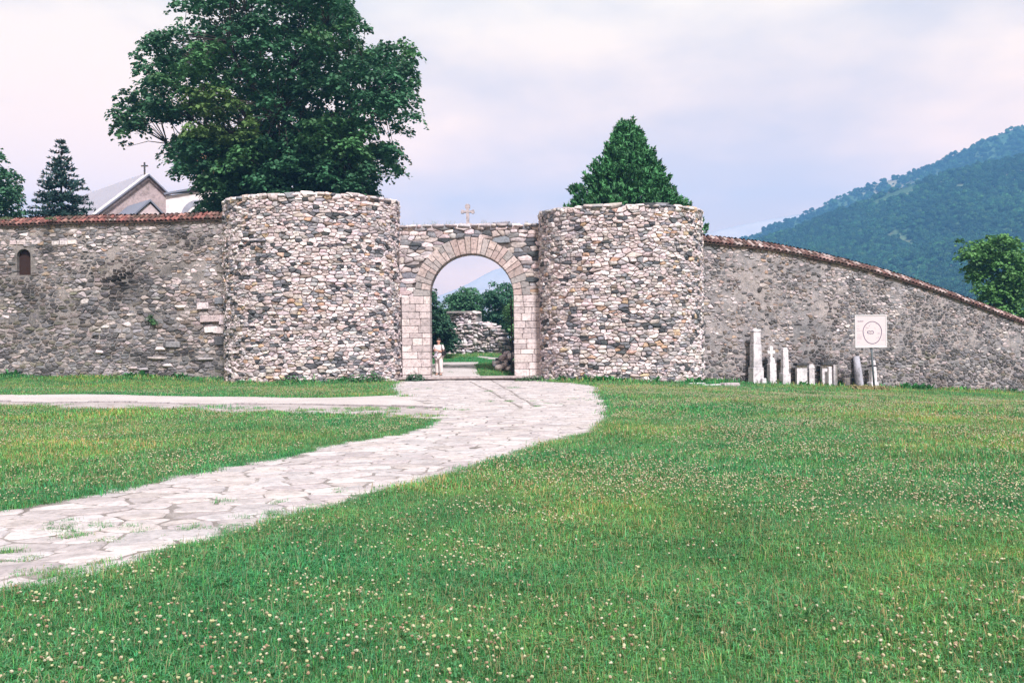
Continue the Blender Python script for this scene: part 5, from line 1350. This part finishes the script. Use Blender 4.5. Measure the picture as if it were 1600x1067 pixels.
# facing -Y; z up
Vb = {'pelvis': (0, 0, .95), 'waist': (0, 0, 1.08), 'chest': (0, .01, 1.28), 'neck0': (0, .015, 1.42), 'neck1': (0, -.005, 1.48), 'head0': (0, -.015, 1.56), 'head1': (0, -.005, 1.645)}
names = list(Vb.keys()); vv = [Vb[k] for k in names]; rr = [.135, .125, .145, .06, .052, .082, .078]; ee = [(i, i + 1) for i in range(6)]
def chain(start, pts, rs):
    prev = start
    for p_, r_ in zip(pts, rs): vv.append(p_); rr.append(r_); ee.append((prev, len(vv) - 1)); prev = len(vv) - 1
    return prev
for sg in (-1, 1):
    chain(0, [(.095 * sg, 0, .88), (.10 * sg, -.02 if sg > 0 else .03, .50), (.10 * sg, .02 if sg > 0 else .05, .09), (.11 * sg, -.09 if sg > 0 else -.05, .035)], [.092, .062, .042, .038])
    w = chain(2, [(.17 * sg, .01, 1.37), (.225 * sg, -.02 + .03, 1.10), (.07 * sg + (-.02), -.235, 1.17), (.025 * sg - .02, -.262, 1.195)], [.058, .046, .034, .030])
    for k in range(5):        # short curled fingers closing over the other hand
        fx = -.018 * sg; z_ = 1.165 + .018 * k
        if k == 4: chain(w, [(.015 * sg - .02, -.29, 1.235), (-.005 * sg - .02, -.295, 1.255)], [.010, .008])
        else: chain(w, [(.0 - .02 + .012 * sg, -.295 - .004 * sg, z_), (-.022 * sg - .02, -.300 - .006 * sg, z_ - .004), (-.040 * sg - .02, -.285 - .006 * sg, z_ - .006)], [.010, .009, .008])
body = pput('body', skin('body', vv, ee, rr, M['skin'], ps))
# face and ears
A = Acc(); vI, fI = ico(2)
for (c, s3, cl_) in (((0, -.098, 1.585), (.014, .022, .022), None),): A.add(vI * np.array(s3) + np.array(c), fI.tolist())
for sg in (-1, 1): A.add(vI * np.array((.012, .022, .032)) + np.array((.083 * sg, 0, 1.585)), fI.tolist())
me = A.build('nose_and_ears', M['skin'], None, smooth=True); pm_ = me.data; bpy.data.objects.remove(me); pput('nose_and_ears', pm_, ps)
A = Acc()
for sg in (-1, 1): A.add(vI * np.array((.013, .008, .007)) + np.array((.032 * sg, -.088, 1.605)), fI.tolist())
A.add(vI * np.array((.024, .006, .006)) + np.array((0, -.090, 1.535)), fI.tolist())
me = A.build('eyes_and_mouth', M['hair'], None, smooth=True); pm_ = me.data; bpy.data.objects.remove(me); pput('eyes_and_mouth', pm_, ps)
A = Acc(); hv = vI * np.array((.096, .105, .105)); 
for q in range(len(hv)):
    if hv[q, 1] < -.035 and hv[q, 2] < .055: hv[q] *= .62
    if hv[q, 2] < -.03: hv[q] *= .85
A.add(hv + np.array((0, .012, 1.635)), fI.tolist()); me = A.build('hair', M['hair'], None, smooth=True); pm_ = me.data; bpy.data.objects.remove(me); pput('hair', pm_, ps)
sv = [(0, 0, .86), (0, 0, 1.0), (0, 0, 1.12), (0, .005, 1.28), (0, .012, 1.405)]; sr = [(.185, .15), (.178, .145), (.162, .135), (.172, .145), (.095, .085)]; se = [(0, 1), (1, 2), (2, 3), (3, 4)]
for sg in (-1, 1): k = len(sv); sv += [(.175 * sg, .01, 1.365), (.222 * sg, .0, 1.17)]; sr += [.078, .070]; se += [(3, k), (k, k + 1)]
pput('shirt', skin('shirt', sv, se, sr, M['shirt'], ps))
tv_ = [(0, 0, .93)]; tr_ = [(.165, .14)]; te = []
for sg in (-1, 1):
    k = len(tv_); y1 = -.02 if sg > 0 else .03; y2 = .02 if sg > 0 else .05
    tv_ += [(.095 * sg, 0, .84), (.105 * sg, y1, .48), (.108 * sg, y2, .08)]; tr_ += [.118, .092, .082]; te += [(0, k), (k, k + 1), (k + 1, k + 2)]
pput('trousers', skin('trousers', tv_, te, tr_, M['trousers'], ps))
for sg in (-1, 1):
    y2 = -.05 if sg > 0 else -.02
    A = Acc(); sh = vI * np.array((.048, .125, .042)); sh[:, 2] = np.maximum(sh[:, 2], -.028); A.add(sh + np.array((.11 * sg, y2, .03)), fI.tolist()); me = A.build('shoe', M['shoe'], None, smooth=True); pm_ = me.data; bpy.data.objects.remove(me); pput('shoe', pm_, ps)
A = Acc(); A.box((-.04, -.19, .99), (.14, .04, .24), taper=.85); me = A.build('folded_jacket', M['cloth'], None); pm_ = me.data; bpy.data.objects.remove(me)
jr = thing('folded_jacket', 'pale lilac jacket hanging folded from the forearms of the person', 'jacket', pb); o = pput('cloth', pm_, jr); bv = o.modifiers.new('soft', 'BEVEL'); bv.width = .02; bv.segments = 3
bagr = thing('shoulder_bag', 'black shoulder bag hanging at the side of the person in the archway', 'bag', pb)
A = Acc(); A.box((.27, -.02, 1.05), (.11, .26, .20), taper=.88); me = A.build('pouch', M['bag'], None); pm_ = me.data; bpy.data.objects.remove(me); o = pput('pouch', pm_, bagr); bv = o.modifiers.new('soft', 'BEVEL'); bv.width = .03; bv.segments = 3
A = Acc(); A.tube([(.27, .09, 1.13), (.25, .10, 1.30), (.16, .05, 1.452), (.17, -.07, 1.42), (.25, -.14, 1.25), (.27, -.12, 1.13)], [.012] * 6, 6); me = A.build('strap', M['bag'], None, smooth=True); pm_ = me.data; bpy.data.objects.remove(me); pput('strap', pm_, bagr)

# ------------------------------------------------------------------ SMALL PLANTS
def plant(name, label, cat, blobs, n_, ls, col, group=None, mat='leaf', up=.5):
    c0 = blobs[0]; root = thing(name, label, cat, (c0[0], c0[1], c0[2]), group); A = Acc()
    for (x, y, z, rx_, ry_, rz_) in blobs:
        d = unit(n_); d[:, 2] = np.abs(d[:, 2]) * .9 - .05; P = np.array([x, y, z]) + d * np.array([rx_, ry_, rz_]) * (rng.random((n_, 1)) ** .4)
        A.addn(*leaves(P, d + np.array([0, -.3, up]) + unit(n_) * .4, d + unit(n_) * .6 + np.array([0, 0, .4]), ls * rng.uniform(.6, 1.4, n_), np.tile(np.array(col), (n_, 1)) * rng.uniform(.6, 1.4, (n_, 1)), .3))
    A.build('foliage', M[mat], root)
    S_ = Acc()
    for (x, y, z, rx_, ry_, rz_) in blobs:
        for k in range(5): a_ = rng.uniform(0, 6.28); S_.tube([(x, y, z - .05), (x + rx_ * .6 * math.cos(a_), y + ry_ * .6 * math.sin(a_), z + rz_ * .8)], [.012, .005], 4, caps=False)
    S_.build('stems', M['bark'], root)
def bl(px, Y, r_, h_):
    q = base_at(px, Y); return (q[0], q[1], q[2], r_, r_ * .7, h_)
plant('jamb_shrub', 'leafy green shrub at the foot of the left arch jamb', 'shrub', [bl(648, 43.3, .32, .55), bl(656, 43.3, .25, .42), bl(640, 43.4, .22, .4)], 130, .12, (.045, .095, .055))
plant('jamb_weeds', 'straggling green weeds at the foot of the right arch jamb', 'weeds', [bl(x, 43.2 - .0 * x, .35, rng.uniform(.2, .45)) for x in (815, 826, 838, 848, 858, 870)], 90, .11, (.065, .12, .055))
plant('tower_weeds', 'dark green weeds at the right foot of the left tower', 'weeds', [bl(x, 41.0 + .012 * (x - 540), .35, hh_) for x, hh_ in ((520, .3), (536, .4), (550, .5), (566, .55), (582, .75), (592, .45))], 110, .13, (.040, .135, .045))
plant('tower_weeds', 'dark green weeds at the middle foot of the left tower', 'weeds', [bl(x, 40.7, .4, hh_) for x, hh_ in ((380, .3), (440, .36), (455, .48), (470, .45), (486, .34))], 100, .13, (.045, .14, .045))
u_w = u_of(lplan, 236); xy = lplan.xy(u_w)
plant('wall_plant', 'small green plant growing out of the old left wall', 'plant', [(xy[0], xy[1] - .12, z_of(lplan, 234, 501), .22, .15, .32), (xy[0] + .18, xy[1] - .12, z_of(lplan, 240, 507), .2, .15, .25)], 80, .1, (.05, .13, .045))
plant('dry_grass_clump', 'dry yellowish grass clump in the lawn below the sign', 'grass clump', [bl(x, 43.6, .42, .3) for x in (1336, 1350, 1362, 1376)], 150, .16, (.22, .19, .09), up=.1)
plant('tile_plant', 'green weed growing on the tiles above the arched opening', 'weeds', [(*at(78, 343, 45.6), .3, .2, .16), (*at(8, 343, 45.9), .45, .2, .16)], 70, .09, (.07, .12, .05))

# ------------------------------------------------------------------ GRASS (uncountable)
m, t, b, o = newmat('grass_blade'); p = pos(t)
ca_ = N(t, 'ShaderNodeAttribute', attribute_name='col').outputs['Color']
n1 = noise_node(t, 0.16, 4, .55, p); n2 = noise_node(t, 0.9, 4, .6, p); n3 = noise_node(t, 0.33, 3, .5, p, 1.0)
zone = ramp(t, n1.outputs['Fac'], [(0.36, (.55, .95, .95)), (.50, (1.0, 1.0, .95)), (.64, (1.60, 1.20, .95))])
zone2 = ramp(t, n2.outputs['Fac'], [(0.33, (.72, .80, .80)), (.5, (1, 1, 1)), (.70, (1.35, 1.18, 1.05))])
c = mix(t, 1, mix(t, 1, ca_, zone, 'MULTIPLY'), zone2, 'MULTIPLY')
t.links.new(c, b.inputs['Base Color']); b.inputs['Roughness'].default_value = .6
tr = N(t, 'ShaderNodeBsdfTranslucent'); ms = N(t, 'ShaderNodeMixShader'); ms.inputs[0].default_value = .35
t.links.new(c, tr.inputs['Color']); t.links.new(b.outputs[0], ms.inputs[1]); t.links.new(tr.outputs[0], ms.inputs[2]); t.links.new(ms.outputs[0], o.inputs[0]); M['blade'] = m
def tuft(n_, rad, hgt, wid, seed, clover=0, straw=.06):
    r = np.random.default_rng(seed); A = Acc()
    P = np.column_stack([r.normal(0, rad * .55, n_), r.normal(0, rad * .55, n_), np.zeros(n_)]); a_ = r.uniform(0, 6.28, n_); ln = hgt * r.uniform(.45, 1.25, n_); le = r.uniform(.15, 1.0, n_); st_ = r.random(n_) < straw; ln[st_] *= r.uniform(.9, 1.7, st_.sum())
    D = np.column_stack([np.cos(a_), np.sin(a_), np.zeros(n_)]); S_ = np.column_stack([-np.sin(a_), np.cos(a_), np.zeros(n_)]) * (wid / 2 * r.uniform(.6, 1.3, n_))[:, None]
    mid = P + D * (ln * le * .30)[:, None] + np.array([0, 0, 1]) * (ln * .62)[:, None]; tip = P + D * (ln * le * .85)[:, None] + np.array([0, 0, 1]) * (ln * (1.02 - .45 * le))[:, None]
    V = np.stack([P - S_, P + S_, mid + S_ * .75, mid - S_ * .75, tip], 1).reshape(-1, 3); k = np.arange(n_)[:, None] * 5
    base = np.tile(np.array([.074, .260, .078]), (n_, 1)) * r.uniform(.5, 1.7, (n_, 1)) * np.column_stack([r.uniform(.6, 1.7, n_), np.ones(n_), r.uniform(.7, 1.7, n_)])
    base[st_] = np.array([.30, .28, .15]) * r.uniform(.6, 1.2, (st_.sum(), 1))
    C = np.repeat(base, 5, 0)
    A.addn(V, k + np.array([[0, 1, 2, 3]]), C)
    A.F.append((A.F[-1][0], k + np.array([[3, 2, 4]])))
    if clover:
        q = r.normal(0, rad * .6, (clover, 2)); z = hgt * r.uniform(.3, .75, clover)
        for i in range(clover):
            a0 = r.uniform(0, 6.28); col = np.array([.06, .19, .075]) * r.uniform(.7, 1.3)
            dd = np.array([[math.cos(a0 + 2.094 * j), math.sin(a0 + 2.094 * j), .15] for j in range(3)])
            A.addn(*leaves(np.array([q[i, 0], q[i, 1], z[i]]) + dd * .011, np.tile([r.normal(0, .3), r.normal(0, .3), 1.0], (3, 1)), dd, np.full(3, .014), np.tile(col, (3, 1)), .48, .06))
    return loose('grass_tuft_kind', A, M['blade'])
near_k = [tuft(105, .12, .075, .0042, 200 + k, 12, .12) for k in range(7)]
mid_k = [tuft(80, .17, .075, .0075, 220 + k, 8, .10) for k in range(5)]
far_k = [tuft(70, .27, .085, .015, 240 + k, 0, .10) for k in range(5)]
TOW = [(-9.1, 44.0, 3.9, 3.1), (5.02, 44.0, 3.65, 2.95)]
def lawn_ok(x, y):
    bad = inpoly(x, y, PATH) | inpoly(x, y, ROAD) | inpoly(x, y, VERGE) | inpoly(x, y, INNER) | inpoly(x, y, BRANCH)
    for cx_, cy_, a_, b_ in TOW: bad |= ((x - cx_) / a_) ** 2 + ((y - cy_) / b_) ** 2 < 1
    yl = np.interp(x, [P0[0], P1[0]], [P0[1], P1[1]]); yr = np.interp(x, rp_[:, 0], rp_[:, 1])
    wally = np.where(x < -9, yl, np.where(x > 5, yr, 43.6)) - .03
    inside = (y > 45.4) & (x > -9) & (x < 2.2) & (y < 67)
    past = (x > rp_[-1, 0] + .1) & (y < 70)
    return ~bad & ((y < wally) | inside | past)
def field(sp, y0, y1):
    ys = np.arange(y0, y1, sp); P = []
    for y in ys:
        hw_ = y * .575 + 1.5; xs = np.arange(-hw_, hw_, sp); P.append(np.column_stack([xs, np.full(len(xs), y)]))
    P = np.concatenate(P) + rng.uniform(-.5, .5, (sum(len(q) for q in P), 2)) * sp * 1.3
    ok = lawn_ok(P[:, 0], P[:, 1]); return P[ok]
def grass(name, P, kinds, smin=.7, smax=1.3, hmod=True):
    n_ = len(P); z = g(P[:, 0], P[:, 1]) - .004
    s_ = rng.uniform(smin, smax, n_); 
    lo = np.array([mnoise.noise(Vector((x * .8, y * .8, 3))) for x, y in P]); s_ *= 1 + .5 * lo
    return scatter(name, np.column_stack([P, z]), s_, np.column_stack([rng.normal(0, .08, n_), rng.normal(0, .08, n_), rng.uniform(0, 6.28, n_)]), rng.integers(0, len(kinds), n_), kinds)
grass('lawn_grass', field(.085, 3.6, 10.5), near_k)
grass('middle_grass', field(.13, 10.5, 21), mid_k)
grass('distant_grass', np.concatenate([field(.21, 21, 47), field(.3, 47, 67)]), far_k)
# sparse weeds on the worn verge and in path joints
vg = field  # noqa
xs = rng.uniform(VERGE[:, 0].min(), VERGE[:, 0].max(), 5200); ys = rng.uniform(VERGE[:, 1].min(), VERGE[:, 1].max(), 5200); ok = inpoly(xs, ys, VERGE)
dens = np.array([.30 + .9 * mnoise.noise(Vector((x * .5, y * .9, 1))) for x, y in zip(xs, ys)]); kl_y = np.interp(xs, kerbL[::-1][:, 0], kerbL[::-1][:, 1]); is_y = np.interp(xs, island[:, 0], island[:, 1])
fr = np.clip((kl_y - ys) / (kl_y - is_y + 1e-6), 0, 1); ok &= rng.random(len(xs)) < np.clip(dens, 0, 1) * fr ** 1.5
grass('verge_weeds', np.column_stack([xs, ys])[ok], far_k, .45, .9)
wp = []
for (px, py, k, sp) in ((118, 822, 9, .12), (155, 827, 10, .12), (165, 846, 6, .08), (318, 832, 12, .11), (22, 872, 9, .1), (40, 880, 9, .08), (75, 901, 14, .10), (143, 889, 16, .10), (232, 839, 6, .09), (130, 838, 5, .08), (70, 834, 4, .07), (650, 608, 10, .3), (700, 640, 6, .3), (905, 625, 14, .4), (880, 632, 8, .4), (760, 612, 6, .1), (790, 628, 6, .1), (800, 607, 6, .1), (730, 745, 5, .15), (430, 790, 6, .2), (560, 770, 8, .2), (400, 812, 8, .15), (690, 572, 5, .3), (715, 574, 6, .3), (708, 582, 5, .2), (556, 640, 30, .4)):
    c = ground_at(px, py); q = rng.normal(0, sp, (k, 2)) * np.array([1.6, 1.0]); wp.append(c[:2] + (q[:max(2, len(q) // 2)] if c[1] < 12 else q))
wp = np.concatenate(wp); grass('path_weeds', wp, near_k, .45, .95)
# fringe of longer grass along path edges and wall feet
fr = []
for line in (pathA, pathD[3:]):
    seg = np.linalg.norm(np.diff(line, axis=0), axis=1); cum = np.concatenate([[0], np.cumsum(seg)])
    for s in np.arange(0, cum[-1], .05):
        q = np.array([np.interp(s, cum, line[:, i]) for i in (0, 1)]) + rng.normal(0, .07, 2); fr.append(q)
fr = np.array(fr); fr = fr[fr[:, 1] > 4]; grass('edge_grass', fr, near_k, .45, 1.15)
ft = []
for u in np.arange(0, lplan.L, .07): T, O, U = lplan.frame(u); ft.append(lplan.xy(u) + O[:2] * abs(rng.normal(.05, .12)))
for u in np.arange(0, rplan.L, .06): T, O, U = rplan.frame(u); ft.append(rplan.xy(u) + O[:2] * abs(rng.normal(.05, .35)))
for cx_, cy_, a_, b_ in TOW:
    for th in np.arange(-1.6, 1.6, .02):
        k = 1.03 + abs(rng.normal(0, .04)); x, y = cx_ + a_ * k * math.sin(th), cy_ - b_ * k * math.cos(th)
        if (x < -5.8 or x > 1.9): ft.append(np.array([x, y]))
grass('wall_foot_grass', np.array(ft), far_k, 1.0, 2.5)
# thin grass on the gate wall top
q = np.column_stack([rng.uniform(GX0 + .3, GX1 - .2, 46), rng.uniform(GY + .1, GY + .9, 46), np.full(46, GZ1 + .02)])
scatter('wall_top_grass', q, rng.uniform(.9, 2.4, 46), np.column_stack([rng.normal(0, .1, 46), rng.normal(0, .1, 46), rng.uniform(0, 6, 46)]), rng.integers(0, 6, 46), [tuft(9, .07, .12, .006, 300 + k, 0, .5) for k in range(6)])
# clover heads
# broad-leaved weeds in the turf and along the wall feet
rk = []
for k in range(4):
    r = np.random.default_rng(500 + k); A = Acc(); n_ = int(r.integers(9, 15)); a_ = np.linspace(0, 6.283, n_, endpoint=False) + r.uniform(-.3, .3, n_); el = r.uniform(.25, 1.1, n_); ln = r.uniform(.05, .11, n_)
    D = np.column_stack([np.cos(a_) * np.cos(el), np.sin(a_) * np.cos(el), np.sin(el)]); Nn = np.column_stack([-np.cos(a_) * np.sin(el), -np.sin(a_) * np.sin(el), np.cos(el)])
    A.addn(*leaves(D * (ln * .55)[:, None] + np.array([0, 0, .015]), Nn, D, ln, np.tile(np.array([.05, .20, .065]), (n_, 1)) * r.uniform(.7, 1.5, (n_, 1)), .26, .08)); rk.append(loose('rosette_kind', A, M['leaf']))
P = field(.42, 4, 20); dn = np.array([mnoise.noise(Vector((x * .5, y * .5, 17))) for x, y in P]); P = P[rng.random(len(P)) < np.clip(.15 + dn * .9, 0, .8)]; n_ = len(P)
scatter('lawn_weeds', np.column_stack([P, g(P[:, 0], P[:, 1]) + .015]), rng.uniform(.3, .62, n_), np.column_stack([np.zeros(n_), np.zeros(n_), rng.uniform(0, 6.28, n_)]), rng.integers(0, 4, n_), rk)
P = np.array(ft); dn = np.array([mnoise.noise(Vector((x * .7, y * .7, 27))) for x, y in P]); P = P[rng.random(len(P)) < np.clip(dn * 1.5, 0, .7)]; n_ = len(P)
scatter('wall_foot_weeds', np.column_stack([P, g(P[:, 0], P[:, 1])]), rng.uniform(1.6, 4.2, n_), np.column_stack([np.zeros(n_), np.zeros(n_), rng.uniform(0, 6.28, n_)]), rng.integers(0, 4, n_), rk)
M['clover'] = leaf_mat('clover_head', .2)
fl = []
for k, col in enumerate(((.44, .43, .28), (.48, .46, .34), (.38, .32, .22), (.28, .20, .13), (.40, .41, .22))):
    r = np.random.default_rng(400 + k); A = Acc(); v, f = ico(1); v = v * (1 + r.normal(0, .22, (len(v), 1))) * np.array([.0085, .0085, .0076]); A.addn(v + np.array([0, 0, .088]), f, np.tile(np.array(col), (len(v), 1)) * r.uniform(.8, 1.1, (len(v), 1)))
    A.tube([(0, 0, 0), (.004, .002, .05), (0, 0, .082)], [.0012] * 3, 3, (.08, .16, .06), caps=False)
    fl.append(loose('clover_kind', A, M['clover']))
P = []
xs = rng.uniform(-20, 24, 480000); ys = 3.6 + 34 * rng.random(480000) ** .8; ok = (np.abs(xs) < ys * .575 + .5) & lawn_ok(xs, ys); xs, ys = xs[ok], ys[ok]
dn = np.array([mnoise.noise(Vector((x * .35, y * .35, 8))) * .8 + mnoise.noise(Vector((x * 1.3, y * 1.3, 2))) * .6 for x, y in zip(xs, ys)])
right = sstep(-3, 2, xs - (-ys * .05)); ok = rng.random(len(xs)) < np.clip(.46 + dn * 1.5, .07, 1.4) * np.where(ys > 12, .5, 1) * np.where(xs < -3, .5, 1); P = np.column_stack([xs[ok], ys[ok], g(xs[ok], ys[ok])])
n_ = len(P); scatter('clover_flowers', P, rng.uniform(.65, 1.25, n_) * np.where(P[:, 1] > 12, 1.15, 1.0), np.column_stack([rng.normal(0, .2, n_), rng.normal(0, .2, n_), rng.uniform(0, 6.28, n_)]), rng.integers(0, 5, n_), fl)
print('clover', n_)

# ------------------------------------------------------------------ HAZE
m = bpy.data.materials.new('haze_air'); m.use_nodes = True; t = m.node_tree; t.nodes.clear(); o = N(t, 'ShaderNodeOutputMaterial'); pv = N(t, 'ShaderNodeVolumePrincipled')
pv.inputs['Color'].default_value = (.17, .43, .84, 1); pv.inputs['Density'].default_value = 0.00048; pv.inputs['Anisotropy'].default_value = 0.0
t.links.new(pv.outputs[0], o.inputs['Volume'])
A = Acc(); A.box((0, 1050, 135), (6400, 2900, 510)); hz = A.build('haze', m, kind='stuff')
